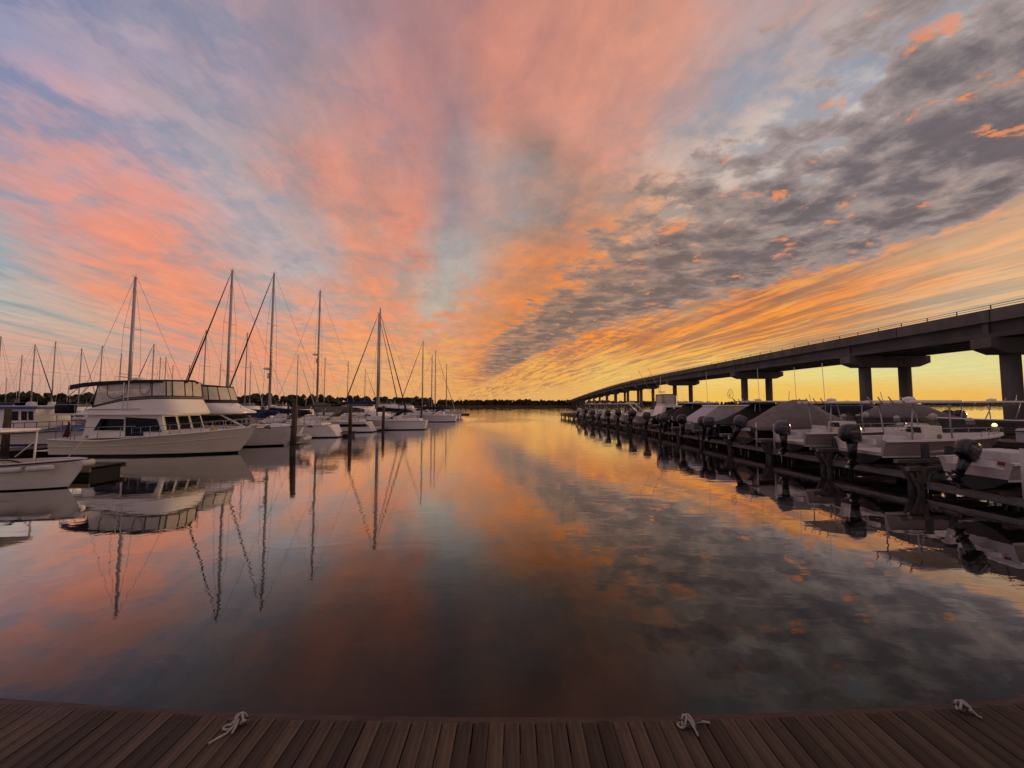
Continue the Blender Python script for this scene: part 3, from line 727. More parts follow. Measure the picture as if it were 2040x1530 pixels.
# ------------------------------------------------------------------ boat building blocks
def hull(L, B, zb, zs, draft=.4, flare=.28, transom=.88, fine=2.2, rake=.12, boot=.10, open_floor=None, gw=.16, n=16, power=1.8, trans_rake=0.0, chine_in=.82, stripe=None, dip=0.0):
    """shell lofted from stern (x=0) to bow (x=L); water at z=0. materials: 0 topsides, 1 bottom, 2 boot line, 3 deck, 4 stripe"""
    rings_, sheer = [], []
    rows = None
    for i in range(n + 1):
        t = i / n
        if t < .4: b = transom + (1 - transom) * math.sin(t / .4 * math.pi / 2)
        else: b = 1 - ((t - .4) / .6) ** fine
        b = max(b, .012) * B / 2
        zsh = zs + (zb - zs) * t ** power - dip * math.exp(-((t - .28) / .16) ** 2)
        zk = -draft * (1 - t ** 4)
        c = b * (chine_in - flare * t * .9)
        def X(z):
            rel = max(0, min(1, (z - zk) / (zsh - zk)))
            return t * (L - rake * L * (1 - rel) ** 1.2) - (1 - t) ** 6 * trans_rake * (1 - rel) * -1
        zm = boot + (zsh - boot) * .5
        prof = [(0, zk), (c * .6, zk * .55), (c, .01), (c + (b - c) * .06, boot), (c + (b - c) * .42, zm), (c + (b - c) * .72, boot + (zsh - boot) * .8), (b, zsh)]
        mats_ = [1, 1, 2, 0, (4 if stripe else 0), 0]
        if open_floor is None:
            prof += [(max(b - .05, b * .5), zsh + .015), (b * .5, zsh + .05), (0, zsh + .07)]; mats_ += [3, 3, 3]
        else:
            g2 = min(gw, b * .45); zf = min(open_floor + max(0, t - .7) * .6, zsh - .05)
            prof += [(b - g2, zsh + .01), (max(b - g2 - .04, .005), zf), (0, zf)]; mats_ += [3, 3, 3]
        ring = [Vector((X(z), -y, z)) for (y, z) in reversed(prof)] + [Vector((X(z), y, z)) for (y, z) in prof[1:-1]]
        rings_.append(ring); sheer.append(Vector((X(zsh), b, zsh)))
        rows = list(reversed(mats_)) + mats_
    mb = MB(); nn = len(rings_[0])
    vs = [p for r_ in rings_ for p in r_]; o = len(mb.v); mb.v += [tuple(v) for v in vs]
    for i in range(len(rings_) - 1):
        for k in range(nn):
            mb.f.append((i*nn+k, i*nn+(k+1) % nn, (i+1)*nn+(k+1) % nn, (i+1)*nn+k)); mb.mi.append(rows[k]); mb.sm.append(True)
    mp = len(prof)
    lo_, hi_ = mp - 1 - 3, mp - 1 + 3
    mb.f.append(tuple(range(lo_, hi_ + 1))); mb.mi.append(1); mb.sm.append(False)
    mb.f.append(tuple(list(range(0, lo_ + 1)) + list(range(hi_, nn)))); mb.mi.append(0); mb.sm.append(False)
    mb.f.append(tuple((len(rings_) - 1) * nn + k for k in range(nn))); mb.mi.append(0); mb.sm.append(False)
    return mb, sheer
def autosmooth(o, ang=35):
    me = o.data
    bm = bmesh.new(); bm.from_mesh(me)
    bmesh.ops.remove_doubles(bm, verts=bm.verts, dist=.0005)
    for e in bm.edges:
        if len(e.link_faces) == 2:
            try: e.smooth = e.calc_face_angle() < R(ang)
            except ValueError: pass
    bm.to_mesh(me); bm.free()
    return o
def sheer_line(sheer, dy=0.0, dz=0.0): return [Vector((p.x, max(p.y + dy, 0), p.z + dz)) for p in sheer]
def rub_rail(root, sheer, m, r=.03, dz=-.03):
    mb = MB()
    pts = [Vector((p.x, p.y + .008, p.z + dz)) for p in sheer]
    mb.tube(pts + [Vector((p.x, -p.y, p.z)) for p in reversed(pts[:-1])], r, 6)
    return mb.build('rub_rail', m, root)
def rail(root, sheer, i0, i1, h, m='stainless', r=.016, inset=.10, mid=True, both=True, name='guard_rail'):
    for s_ in ((1, -1) if both else (1,)):
        mb = MB()
        P = [Vector((p.x, s_ * max(p.y - inset, 0), p.z)) for p in sheer[i0:i1 + 1]]
        mb.tube([p + Vector((0, 0, h)) for p in P], r, 6)
        if mid: mb.tube([p + Vector((0, 0, h * .5)) for p in P], r * .6, 5)
        for p in P: mb.tube([p, p + Vector((0, 0, h))], r * .85, 6)
        mb.build(name, m, root)
def outline(x0, x1, w, rf=1.0, n=10, wf=1.0):
    """closed plan outline with a rounded front at x1; w half width"""
    pts = [(x0, -w), (x0 + (x1 - rf - x0) * .5, -w * .5 - w * .5 * wf)]
    for k in range(n + 1):
        a = -math.pi / 2 + math.pi * k / n
        ca, sa = math.cos(a), math.sin(a)
        pts.append((x1 - rf + rf * abs(ca) ** .75, w * wf * (1 if sa > 0 else -1) * abs(sa) ** .75))
    pts += [(x0 + (x1 - rf - x0) * .5, w * .5 + w * .5 * wf), (x0, w)]
    return pts
def loop(pts, z): return [Vector((x, y, z)) for (x, y) in pts]
class House:
    """box with sloped ends and sides; hands out panels lying on its faces"""
    def __init__(s, xb, xt, wb, wt, z0, z1, zb1=None):
        s.c = {}
        zf = zb1 if zb1 is not None else z0
        for sy, k in ((-1, 'R'), (1, 'L')):
            s.c[k] = [Vector((xb[0], sy*wb[0], z0)), Vector((xb[1], sy*wb[1], zf)), Vector((xt[1], sy*wt[1], z1)), Vector((xt[0], sy*wt[0], z1))]
        R_, L_ = s.c['R'], s.c['L']
        s.c['F'] = [R_[1], L_[1], L_[2], R_[2]]; s.c['A'] = [L_[0], R_[0], R_[3], L_[3]]; s.c['T'] = [R_[3], R_[2], L_[2], L_[3]]
    def mesh(s, mi=0):
        mb = MB(); R_, L_ = s.c['R'], s.c['L']
        mb.add(R_ + L_, [(0,1,2,3), (7,6,5,4), (1,5,6,2), (4,0,3,7), (3,2,6,7), (0,4,5,1)], mi); return mb
    def pt(s, face, u, v, off=0.0):
        a, b, c, d = s.c[face]
        p = (a * (1-u) + b * u) * (1-v) + (d * (1-u) + c * u) * v
        n = (b - a).cross(d - a).normalized()
        cen = sum(s.c['R'] + s.c['L'], Vector()) / 8
        if n.dot(p - cen) < 0: n = -n
        return p + n * off, n
    def panel(s, mb, face, poly, t=.015, off=.0, mi=0):
        P = [s.pt(face, u, v, off + .002)[0] for (u, v) in poly]; n = s.pt(face, .5, .5)[1]
        mb.plate(P, t, n, mi); return mb
def wire(mb, a, b, r=.012, n=5): return mb.tube([a, b], r, n)

# ------------------------------------------------------------------ sailing boats
def sailboat(mast_top, heading, L, label, group, mast_f=.56, name='sailboat', hullmat='gelcoat_cool', stripe=None, cover='canvas_navy', genoa='canvas_black', radar=None, boom=.38, spread=2, scoop=False, lod=1, genoa_r=.075, mast_r=.11, backstay=True, bootc='boot_black', boom_end_h=0.0, cover_h=.55):
    x, y, H = mast_top
    r_ = thing(name, label, 'sailboat', (x - math.cos(heading) * L * mast_f, y - math.sin(heading) * L * mast_f, 0), heading, group)
    B = L * .31; zb, zs = L * .125, L * .098
    hb, sh = hull(L, B, zb, zs, draft=.5, flare=.32, transom=.36 if not scoop else .46, fine=1.9, rake=.13, boot=.12, n=14 if lod else 9, power=1.6, trans_rake=-1.1 if scoop else .35, chine_in=.86, stripe=stripe)
    autosmooth(hb.build('hull', [hullmat, 'bottom_paint', bootc, 'deck_white', stripe or hullmat], r_))
    if lod: rub_rail(r_, sh, 'lettering_grey', .02)
    h = House((L*.30, L*.70), (L*.32, L*.62), (B*.30, B*.16), (B*.26, B*.12), zs + .03, zs + .52 + L*.01, zs + (zb-zs)*.5)
    h.mesh().build('cabin_trunk', 'deck_white', r_, bevel=.05 if lod else 0)
    if lod:
        for f in ('R', 'L'):
            for (a, b) in ((.12, .36), (.44, .66)):
                w_ = MB(); h.panel(w_, f, [(a, .35), (b, .38), (b - .02, .75), (a + .02, .78)]); w_.build('window', 'glass_dark', r_)
        ck = House((L*.06, L*.30), (L*.07, L*.29), (B*.27, B*.30), (B*.25, B*.28), zs, zs + .28)
        ck.mesh().build('cockpit_coaming', 'gelcoat_cool', r_, bevel=.04)
        if scoop:
            m_ = MB(); m_.plate([(-.42, -B*.20, .36), (-.42, B*.20, .36), (.08, B*.30, zs + .02), (.08, -B*.30, zs + .02)], .03)
            m_.build('transom_scoop', 'gelcoat', r_)
            for q in (.35, .65):
                m_ = MB(); m_.box((-.42 + .5*q, 0, .40 + (zs - .34) * q), (.16, B*.3, .03)); m_.build('step', 'deck_white', r_)
    mx = L * mast_f; zc = zs + .5
    m_ = MB(); m_.tube([(mx, 0, zc - .1), (mx, 0, H * .6), (mx, 0, H)], [mast_r, mast_r, mast_r * .72], 8 if lod else 6)
    mo = m_.build('mast', 'aluminium', r_)
    for k in range(spread):
        zz = H * ((.62,) if spread == 1 else (.40, .68))[k]
        s_ = MB(); s_.tube([(mx, -.95 + .15*k, zz + .06), (mx, 0, zz), (mx, .95 - .15*k, zz + .06)], .022, 5); s_.build('spreader', 'aluminium', mo)
    if lod:
        s_ = MB(); s_.tube([(mx, 0, H), (mx - .05, 0, H + .35)], .01, 5); s_.tube([(mx + .3, 0, H + .12), (mx, 0, H + .1), (mx - .25, 0, H + .12)], .012, 5); s_.build('wind_vane', 'wire', mo)
    if radar:
        s_ = MB(); s_.lathe([(.05, -.1), (.28, -.06), (.30, .03), (.22, .11), (.02, .13)], (mx + .42, 0, radar), 12)
        s_.tube([(mx, 0, radar - .1), (mx + .42, 0, radar - .08)], .03, 6); s_.build('radar_dome', 'gelcoat', mo)
        s_ = MB(); s_.box((mx + .16, 0, radar - .75), (.14, .3, .55)); s_.build('radar_reflector', 'gelcoat', mo)
    # boom with stowed sail under its cover
    bl = L * boom; zbm = zs + 1.25
    m_ = MB(); m_.tube([(mx - .08, 0, zbm), (mx - bl, 0, zbm + .1 + boom_end_h)], .07, 7); bo = m_.build('boom', 'aluminium', r_)
    if cover:
        m_ = MB()
        secs = []
        for k in range(7):
            t = k / 6; hh = cover_h * (1 - t * .72) + .04 * math.sin(t * 19); ww = .13 + .06 * math.sin(t * 9 + 1)
            cx, cz = mx + .06 - (bl + .06) * t, zbm + (.1 + boom_end_h) * t
            secs.append([Vector((cx, yy * ww, cz + zz)) for (yy, zz) in ((-.7, -.10), (-1, .06), (-.5, hh * .7), (0, hh), (.5, hh * .7), (1, .06), (.7, -.10))])
        m_.rings(secs, True, 0, True, True, True); m_.build('sail_cover', cover, bo)
    bowp = Vector((L * .975, 0, zb + .1)); top = Vector((mx + .1, 0, H * .985))
    m_ = MB()
    if genoa: m_.tube([bowp + (top - bowp) * f for f in (0, .04, .12, .5, .93, 1)], [.015, .05, genoa_r, genoa_r * .85, genoa_r * .45, .012], 7); m_.build('furled_sail', genoa, r_)
    else: wire(m_, bowp, top, .011); m_.build('forestay', 'wire', r_)
    if backstay:
        m_ = MB(); wire(m_, (L * .02, 0, zs + .1), (mx - .1, 0, H), .011); m_.build('backstay', 'wire', r_)
    for s_ in (-1, 1):
        m_ = MB(); m_.tube([(mx - .25, s_ * B * .42, zs + .15), (mx, s_ * .9, H * .40 if spread == 2 else H * .62), (mx, s_ * .75, H * .68), (mx, 0, H * .97)], .010, 5); m_.build('shroud', 'wire', r_)
        if lod:
            m_ = MB(); wire(m_, (mx - .6, s_ * B * .42, zs + .15), (mx, s_ * .05, H * .40), .009); m_.build('shroud', 'wire', r_)
    if lod:
        rail(r_, sh, 9, 14, .55, r=.013, mid=True); rail(r_, sh, 0, 3, .6, r=.013)
        m_ = MB()
        m_.rings([[Vector((x_, y_, z_)) for (y_, z_) in ((-B*.3, 1.05 + zs), (-B*.28, 1.32 + zs), (0, 1.45 + zs), (B*.28, 1.32 + zs), (B*.3, 1.05 + zs))] for x_ in (L*.24, L*.29)] + [[Vector((L*.36, y_ * .9, z_)) for (y_, z_) in ((-B*.3, .5 + zs), (-B*.28, .55 + zs), (0, .6 + zs), (B*.28, .55 + zs), (B*.3, .5 + zs))]], False, 0, True)
        m_.build('spray_hood', cover or 'canvas_navy', r_)
        if scoop:
            bz_ = zs + 2.0
            m_ = MB(); m_.rings([[Vector((x_, y_, z_)) for (y_, z_) in ((-B*.34, bz_ - .12), (-B*.2, bz_ + .06), (0, bz_ + .1), (B*.2, bz_ + .06), (B*.34, bz_ - .12))] for x_ in (-.1, L*.08, L*.19)], False, 0, True); bi = m_.build('bimini', 'canvas_navy', r_)
            for s_ in (-1, 1):
                m_ = MB(); m_.tube([(L*.02, s_*B*.33, bz_ - .12), (L*.10, s_*B*.30, zs + .2)], .016, 5); m_.tube([(L*.18, s_*B*.33, bz_ - .12), (L*.10, s_*B*.30, zs + .2)], .016, 5); m_.build('bimini_frame', 'stainless', bi)
        for fx in (.35, .55):
            s_ = -1; i_ = int(fx * 14); q_ = sh[i_]
            m_ = MB(); m_.lathe([(.02, -.34), (.11, -.28), (.12, .2), (.09, .26), (.02, .3)], (q_.x, s_ * (q_.y + .1), q_.z - .45), 10); m_.build('fender', 'fender_white', r_)
        m_ = MB(); m_.tube([(L*.10 + .28*math.cos(a)*.2, .36*math.cos(a), zs + .75 + .36*math.sin(a)) for a in [2*math.pi*k/14 for k in range(15)]], .016, 5, 0, False); m_.tube([(L*.10, 0, zs + .1), (L*.10, 0, zs + .75)], .05, 6); m_.build('steering_wheel', 'stainless', r_)
    return r_
def mast(u, v, d): p = at(u, v, d); return (p.x, p.y, p.z)
GS = 'sailing boats moored in the slips'
sailboat(mast(270, 552, 33), math.pi, 12.5, 'sailing boat whose tall mast rises above the trawler flybridge canopy', GS, genoa=None, mast_r=.13, lod=1)
sailboat(mast(463, 539, 34.2), math.pi, 12.2, 'sailing boat with navy boom cover and black furled headsail behind the second motor yacht', GS, cover='canvas_blue', mast_r=.12, boom=.40, cover_h=.6)
sailboat(mast(546, 545, 38.0), math.pi, 12.4, 'sailing boat with radar on its mast and an open sugar scoop stern', GS, radar=7.0, scoop=True, cover='canvas_navy', mast_f=.545, mast_r=.12, boom=.34)
sailboat(mast(638, 580, 45.0), math.pi, 12.3, 'sailing boat with a black hull band and grey green sail over its boom', GS, radar=9.4, hullmat='gelcoat_cool', stripe='hull_dark', cover='canvas_olive', genoa=None, scoop=True, mast_f=.52, mast_r=.125, boom=.47, cover_h=1.15, boom_end_h=-.1)
sailboat(mast(755, 624, 49.5), math.pi, 12.0, 'sailing boat with two dark stays between the black banded hull and the catamaran', GS, cover='canvas_black', mast_r=.12, boom=.34)
sailboat(mast(843, 680, 72), math.pi, 12, 'sailing boat with the tallest mast beyond the catamaran', GS, cover='canvas_navy', genoa='canvas_navy', lod=1)
sailboat(mast(861, 708, 81), math.pi, 11.2, 'sailing boat with a short bare mast next to the tall one beyond the catamaran', GS, genoa=None, lod=0)
sailboat(mast(868, 699, 90), 0, 12, 'sailing boat with bow to the channel and pale furled headsail', GS, genoa='canvas_white', lod=1)
sailboat(mast(890, 726, 106), 0, 12, 'outermost sailing boat at the last slip before the dock end', GS, genoa=None, lod=1)
# catamaran
def catamaran():
    p = at(758, 614, 56); H = p.z; L = 11.6
    hx = p.x - L * .55
    r_ = thing('catamaran', 'white sailing catamaran with an eye shaped window and navy boom cover', 'catamaran', (hx, p.y, 0), 0)
    for s_ in (-1, 1):
        hb, sh = hull(L, 1.5, 1.75, 1.45, draft=.4, flare=.05, transom=.7, fine=3.2, rake=.03, boot=.12, n=12, chine_in=.9)
        hb.v = [(x, y + s_ * 2.3, z) for (x, y, z) in hb.v]
        ho = autosmooth(hb.build('hull', ['gelcoat', 'bottom_paint', 'boot_black', 'deck_white', 'gelcoat'], r_))
        m_ = MB(); m_.box((L*.42, s_ * 3.06, 1.05), (1.0, .02, .16)); m_.build('port_light', 'glass_dark', ho)
        m_ = MB(); m_.box((L*.55, s_ * 3.0, .80), (6.5, .02, .04)); m_.build('stripe', 'lettering_grey', ho)
    m_ = MB(); m_.box((L*.42, 0, 1.25), (L*.66, 4.2, .4)); m_.build('bridge_deck', 'deck_white', r_, bevel=.05)
    secs = []
    for k in range(11):
        t = k / 10; x_ = 1.6 + t * 6.8
        hh = 1.35 * (math.sin(min(1, t * 2.6) * math.pi / 2) ** .6) * (1 - max(0, (t - .38) / .62) ** 1.7) + .02
        ww = 2.75 * (1 - .45 * t ** 2.2)
        secs.append([Vector((x_, -ww, 1.42)), Vector((x_, -ww * .96, 1.42 + hh * .45)), Vector((x_, -ww * .8, 1.42 + hh * .88)), Vector((x_, -ww * .4, 1.42 + hh)), Vector((x_, 0, 1.42 + hh * 1.03)), Vector((x_, ww * .4, 1.42 + hh)), Vector((x_, ww * .8, 1.42 + hh * .88)), Vector((x_, ww * .96, 1.42 + hh * .45)), Vector((x_, ww, 1.42))])
    m_ = MB(); m_.rings(secs, False, 0, True); co = autosmooth(m_.build('coach_roof', 'gelcoat', r_))
    for s_ in (-1, 1):
        m_ = MB(); poly = []
        for (t, v) in ((.16, .38), (.3, .22), (.5, .16), (.72, .14), (.62, .42), (.45, .70), (.28, .78), (.18, .62)):
            x_ = 1.6 + t * 6.8; hh = 1.35 * (math.sin(min(1, t * 2.6) * math.pi / 2) ** .6) * (1 - max(0, (t - .38) / .62) ** 1.7)
            ww = 2.75 * (1 - .45 * t ** 2.2)
            yy = ww * (1 - .04 * v / .45) if v < .45 else ww * (.96 - .16 * (v - .45) / .43)
            poly.append(Vector((x_, s_ * (yy + .012), 1.42 + hh * v)))
        m_.add(poly + [Vector((p_.x, p_.y + s_ * .02, p_.z)) for p_ in poly], [tuple(range(8)), tuple(range(8, 16))] + [(i, (i+1) % 8, 8 + (i+1) % 8, 8 + i) for i in range(8)])
        m_.build('window', 'glass_dark', r_)
    mx = L * .55
    m_ = MB(); m_.tube([(mx, 0, 2.4), (mx, 0, H * .6), (mx, 0, H)], [.13, .13, .09], 8); mo = m_.build('mast', 'aluminium', r_)
    for zz in (.45, .7):
        m_ = MB(); m_.tube([(mx, -.9, H*zz), (mx, .9, H*zz)], .022, 5); m_.build('spreader', 'aluminium', mo)
    m_ = MB(); m_.tube([(mx - .1, 0, 3.3), (mx - 5.2, 0, 3.35)], .08, 7); bo = m_.build('boom', 'aluminium', r_)
    m_ = MB(); m_.rings([[Vector((mx - 5.2 * t, yy * .16, 3.34 + zz)) for (yy, zz) in ((-.8, 0), (-1, .15), (-.4, .55 - .2*t), (.4, .55 - .2*t), (1, .15), (.8, 0))] for t in (0, .2, .5, .8, 1)], True, 0, True, True, True); m_.build('sail_cover', 'canvas_blue', bo)
    for k, (f, rr) in enumerate(((.93, .085), (.84, .07))):
        a, b = Vector((L * f, 0, 1.75)), Vector((mx + .1, 0, H * (.93 - .06*k)))
        m_ = MB(); m_.tube([a + (b - a) * q for q in (0, .05, .3, .9, 1)], [.02, rr, rr, rr * .5, .02], 7); m_.build('furled_sail', 'canvas_black', r_)
    for s_ in (-1, 1):
        m_ = MB(); m_.tube([(mx - .8, s_ * 2.9, 1.6), (mx, s_ * .9, H * .7), (mx, 0, H * .95)], .011, 5); m_.build('shroud', 'wire', r_)
        m_ = MB(); P = [Vector((x_, s_ * 2.9, 1.5 + x_ * .02)) for x_ in (.4, 2.4, 4.4, 6.4, 8.4, 10.4)]
        m_.tube([q + Vector((0, 0, .6)) for q in P], .014, 5)
        for q in P: m_.tube([q, q + Vector((0, 0, .6))], .014, 5)
        m_.build('guard_rail', 'stainless', r_)
    m_ = MB(); m_.box((2.2, 0, 3.0), (2.6, 4.4, .08)); m_.build('cockpit_roof', 'gelcoat', r_, bevel=.03)
    for s_ in (-1, 1):
        for x_ in (1.1, 3.2):
            m_ = MB(); m_.tube([(x_, s_ * 2.0, 1.5), (x_, s_ * 2.0, 3.0)], .03, 6); m_.build('roof_post', 'stainless', r_)
catamaran()
# the crowd of masts further off
far_masts = [(2, 670, 58, 0), (44, 707, 78, math.pi), (70, 686, 60, 0), (111, 680, 62, math.pi), (163, 694, 68, 0), (204, 689, 66, math.pi), (242, 704, 74, 0), (307, 685, 60, math.pi), (320, 712, 84, math.pi), (331, 711, 80, 0), (345, 727, 96, math.pi), (378, 726, 94, 0), (411, 657, 56, math.pi), (493, 663, 60, math.pi), (594, 707, 84, 0), (648, 712, 86, math.pi), (694, 719, 96, math.pi), (728, 735, 110, 0), (14, 752, 120, 0), (500, 720, 98, 0), (440, 724, 100, math.pi)]
for k, (u, v, d, hd) in enumerate(far_masts):
    sailboat(mast(u, v, d), hd, rng.uniform(9.5, 11.5), 'distant sailing boat with thin bare mast in the crowd of masts behind the first row', 'distant sailing boats behind the first row', genoa=('canvas_navy' if k % 5 == 2 else ('canvas_white' if k % 5 == 4 else None)), lod=0, cover=('canvas_navy', 'canvas_blue', 'canvas_olive')[k % 3], spread=1, mast_r=.095)

# ------------------------------------------------------------------ pilings and floating docks on the left
def piling(x, y, h, r, label, lean=(0, 0), group='wooden mooring pilings along the channel'):
    p = thing('mooring_piling', label, 'piling', (x, y, 0), 0, group)
    m_ = MB(); m_.tube([(0, 0, .42), (lean[0] * .5, lean[1] * .5, h * .55), (lean[0], lean[1], h)], [r * 1.06, r, r * .92], 14); m_.build('post', 'pile_wood', p)
    m_ = MB(); m_.tube([(0, 0, -1.5), (0, 0, .43)], r * 1.05, 14); m_.build('wet_foot', 'pile_wet', p)
    m_ = MB()
    for k in range(3): m_.tube([((r * 1.04 + .012) * math.cos(a), (r * 1.04 + .012) * math.sin(a), 1.7 + k * .045) for a in [2*math.pi*q/12 for q in range(13)]], .02, 5, 0, False)
    m_.build('rope_wrap', 'rope_white' if r < .16 else 'pile_wood', p)
    return p
piling(*on(583, 899)[:2], 3.25, .19, 'thick weathered piling standing off the bow of the second motor yacht', (.08, .03))
piling(*on(697, 874)[:2], 3.2, .17, 'weathered piling standing in front of the black banded hull', (-.02, .02))
piling(*on(763, 860)[:2], 3.15, .17, 'weathered piling standing in front of the catamaran cabin', (.03, 0))
piling(*on(806, 849)[:2], 3.2, .17, 'weathered piling standing at the catamaran bow', (.05, 0))
PB = 'weathered piling in the far part of the channel row beyond the catamaran'
for (u, v, h) in ((839, 843, 3.1), (863, 837, 2.9), (882, 835, 3.0), (898, 830, 2.9), (912, 827, 3.2), (917, 825.5, 3.3)):
    q = on(u, v); piling(q.x, q.y, h, .16, PB, (.03, 0))
def float_dock(x0, x1, y, wd, label, group='floating finger docks between the slips'):
    f = thing('finger_dock', label, 'dock', ((x0 + x1) / 2, y, 0), 0, group); L = x1 - x0
    n = max(4, int(L / .62))
    for k in range(n):
        m_ = MB(); m_.box((-L/2 + (k + .5) * L / n, 0, .46), (L / n - .02, wd, .045)); m_.build('deck_board', 'dock_dark', f)
    for s_ in (-1, 1):
        m_ = MB(); m_.box((0, s_ * (wd/2 + .03), .36), (L + .04, .06, .2)); m_.build('side_rail', 'dock_edge', f)
    m_ = MB(); m_.box((0, 0, .12), (L - .3, wd - .16, .46)); m_.build('float', 'rubber_black', f)
    return f
float_dock(-31, -19.0, 17.6, 1.5, 'floating finger dock between the white skiff and the big trawler')
float_dock(-30, -16.6, 39.0, 1.3, 'floating finger dock beside the sugar scoop stern')
float_dock(-30, -16.0, 62, 1.3, 'floating finger dock beyond the catamaran')
float_dock(-24, -13.6, 119, 1.6, 'low dark dock end reaching into the open channel')
mw = thing('main_walkway', 'long floating walkway behind the first row of slips', 'dock', (-31.6, 70, 0))
for k in range(26):
    m_ = MB(); m_.box((0, -55 + k * 4.4, .46), (2.2, 4.3, .05)); m_.build('deck_board', 'dock_dark', mw)
m_ = MB(); m_.box((0, 0, .2), (2.0, 113, .42)); m_.build('float', 'rubber_black', mw)

# ------------------------------------------------------------------ the big trawler
def trawler():
    L = 11.8; B = 4.1
    st = at(90, 878, 23.4)
    r_ = thing('trawler_yacht', 'large white trawler yacht with navy flybridge canopy and black windows', 'motor yacht', (st.x, st.y + 1.9, 0), R(1.0))
    hb, sh = hull(L, B, 1.80, 1.10, draft=.7, flare=.34, transom=.90, fine=2.3, rake=.10, boot=.14, n=22, power=2.0, chine_in=.93, dip=.12)
    ho = autosmooth(hb.build('hull', ['gelcoat_cream', 'bottom_paint', 'boot_black', 'deck_white', 'gelcoat_cream'], r_))
    rub_rail(r_, sh, 'gelcoat', .035, -.02)
    # moulded knuckle along the topsides
    for s_ in (-1, 1):
        m_ = MB(); P = []
        for i, p in enumerate(sh):
            t = i / (len(sh) - 1); zk = .62 + .62 * t ** 2
            b = p.y; c = b * (.93 - .34 * t * .9); q = (zk - .14) / (p.z - .14)
            yy = c + (b - c) * (.06 + .78 * q)
            P.append(Vector((t * (L - .10 * L * (1 - (zk + .7 * (1 - t**4)) / (p.z + .7 * (1 - t**4))) ** 1.2), s_ * (yy + .012), zk)))
        m_.tube(P[:-1], .022, 5); m_.build('knuckle', 'gelcoat_cream', ho)
    # swim platform
    m_ = MB(); m_.box((-.42, 0, .36), (.85, 3.4, .07)); m_.build('swim_platform', 'gelcoat', r_, bevel=.02)
    # bulwark cap & saloon
    cz0, cz1 = 1.12, 2.62
    h = House((2.0, 7.15), (2.15, 6.75), (1.72, 1.62), (1.62, 1.52), cz0, cz1, 1.25)
    h.mesh().build('saloon', 'gelcoat', r_, bevel=.04)
    def win(face, poly, fr=True, mi='glass_dark'):
        m_ = MB(); h.panel(m_, face, poly); o = m_.build('window', mi, r_)
        if fr:
            m_ = MB(); P = [h.pt(face, u, v, .012)[0] for (u, v) in poly]; m_.tube(P + [P[0]], .022, 5, 0, False); m_.build('frame', 'gelcoat', o)
    for f in ('R', 'L'):
        win(f, [(.12, .34), (.49, .31), (.50, .84), (.19, .86)])
        win(f, [(.515, .05), (.74, .05), (.745, .22), (.965, .22), (.93, .84), (.515, .92)])
    for k in range(3):
        a, b = .04 + k * .32, .32 + k * .32
        win('F', [(a, .26), (b, .26), (b - .005, .93), (a + .005, .93)])
    m_ = MB(); h.panel(m_, 'A', [(.3, .03), (.62, .03), (.62, .9), (.3, .9)]); m_.build('door', 'glass_dark', r_)
    m_ = MB(); h.panel(m_, 'R', [(.03, .05), (.075, .05), (.075, .14), (.03, .14)]); m_.build('vent', 'lettering_grey', r_)
    # wiper arms
    for q in (.2, .52):
        a, b = h.pt('F', q, .92, .03)[0], h.pt('F', q + .05, .62, .03)[0]; m_ = MB(); m_.tube([a, b], .01, 4); m_.build('wiper', 'rubber_black', r_)
    # boat deck overhanging aft
    m_ = MB(); m_.rings([loop(outline(.12, 7.75, 1.92, 1.1, 8, .95), z) for z in (2.62, 2.74)], True, 0, False, True, True); bd = m_.build('boat_deck', 'gelcoat', r_, bevel=.025)
    for (x_, s_) in ((.4, -1), (.4, 1), (1.3, -1), (1.3, 1)):
        m_ = MB(); m_.tube([(x_, s_ * 1.72, 1.05), (x_, s_ * 1.75, 2.62)], .025, 6); m_.build('deck_post', 'stainless', r_)
    # flybridge coaming: low aft, high and raked at the front
    top = []
    base = outline(1.9, 7.95, 1.78, 1.5, 12, .95); mid = outline(2.1, 7.75, 1.74, 1.4, 12, .95); up = outline(2.5, 7.42, 1.68, 1.3, 12, .95)
    def zt(x, lo, hi): return lo + (hi - lo) * max(0, min(1, (x - 2.5) / 2.6)) ** .8
    r0 = [Vector((x, y, 2.74)) for (x, y) in base]; r1 = [Vector((x, y, zt(x, 2.95, 3.18))) for (x, y) in mid]; r2 = [Vector((x, y, zt(x, 3.12, 3.68))) for (x, y) in up]
    m_ = MB(); m_.rings([r0, r1, r2], True, 0, True, False, False)
    r3 = [Vector((x * .985 + .06, y * .95, zt(x, 3.12, 3.68))) for (x, y) in up]; r4 = [Vector((x * .985 + .06, y * .95, 2.8)) for (x, y) in up]
    m_.rings([r2, r3, r4], True, 0, False, False, True)
    fb = autosmooth(m_.build('flybridge', 'gelcoat', r_), 40)
    m_ = MB()
    for s_ in (-1, 1): m_.bar((2.15, s_ * 1.80, 2.98), (5.6, s_ * 1.79, 3.02), .03, .03)
    m_.build('stripe', 'lettering_grey', fb)
    # canvas enclosure
    e0 = up; e1 = outline(2.75, 7.3, 1.62, 1.25, 12, .95)
    z0 = lambda x: zt(x, 3.12, 3.68); ZT = 4.86
    zsk = lambda x: zt(x, 3.2, 3.86)
    lo = [Vector((x, y, z0(x) + .01)) for (x, y) in e0]; sk = [Vector((x * .995 + .03, y * .99, zsk(x))) for (x, y) in e0]
    tp = [Vector((x, y, ZT - .06 * abs(y) / 1.6)) for (x, y) in e1]
    n = len(lo)
    m_ = MB(); m_.rings([lo, sk], True, 0, True); m_.build('enclosure_skirt', 'canvas_olive', r_)
    # panels of clear vinyl between dark seams; the aft end stays open
    cuts = [0, 1, 2, 4, 5, 7, 8, 10, 11, 13, 15, 16]
    cuts = [c for c in cuts if c < n]
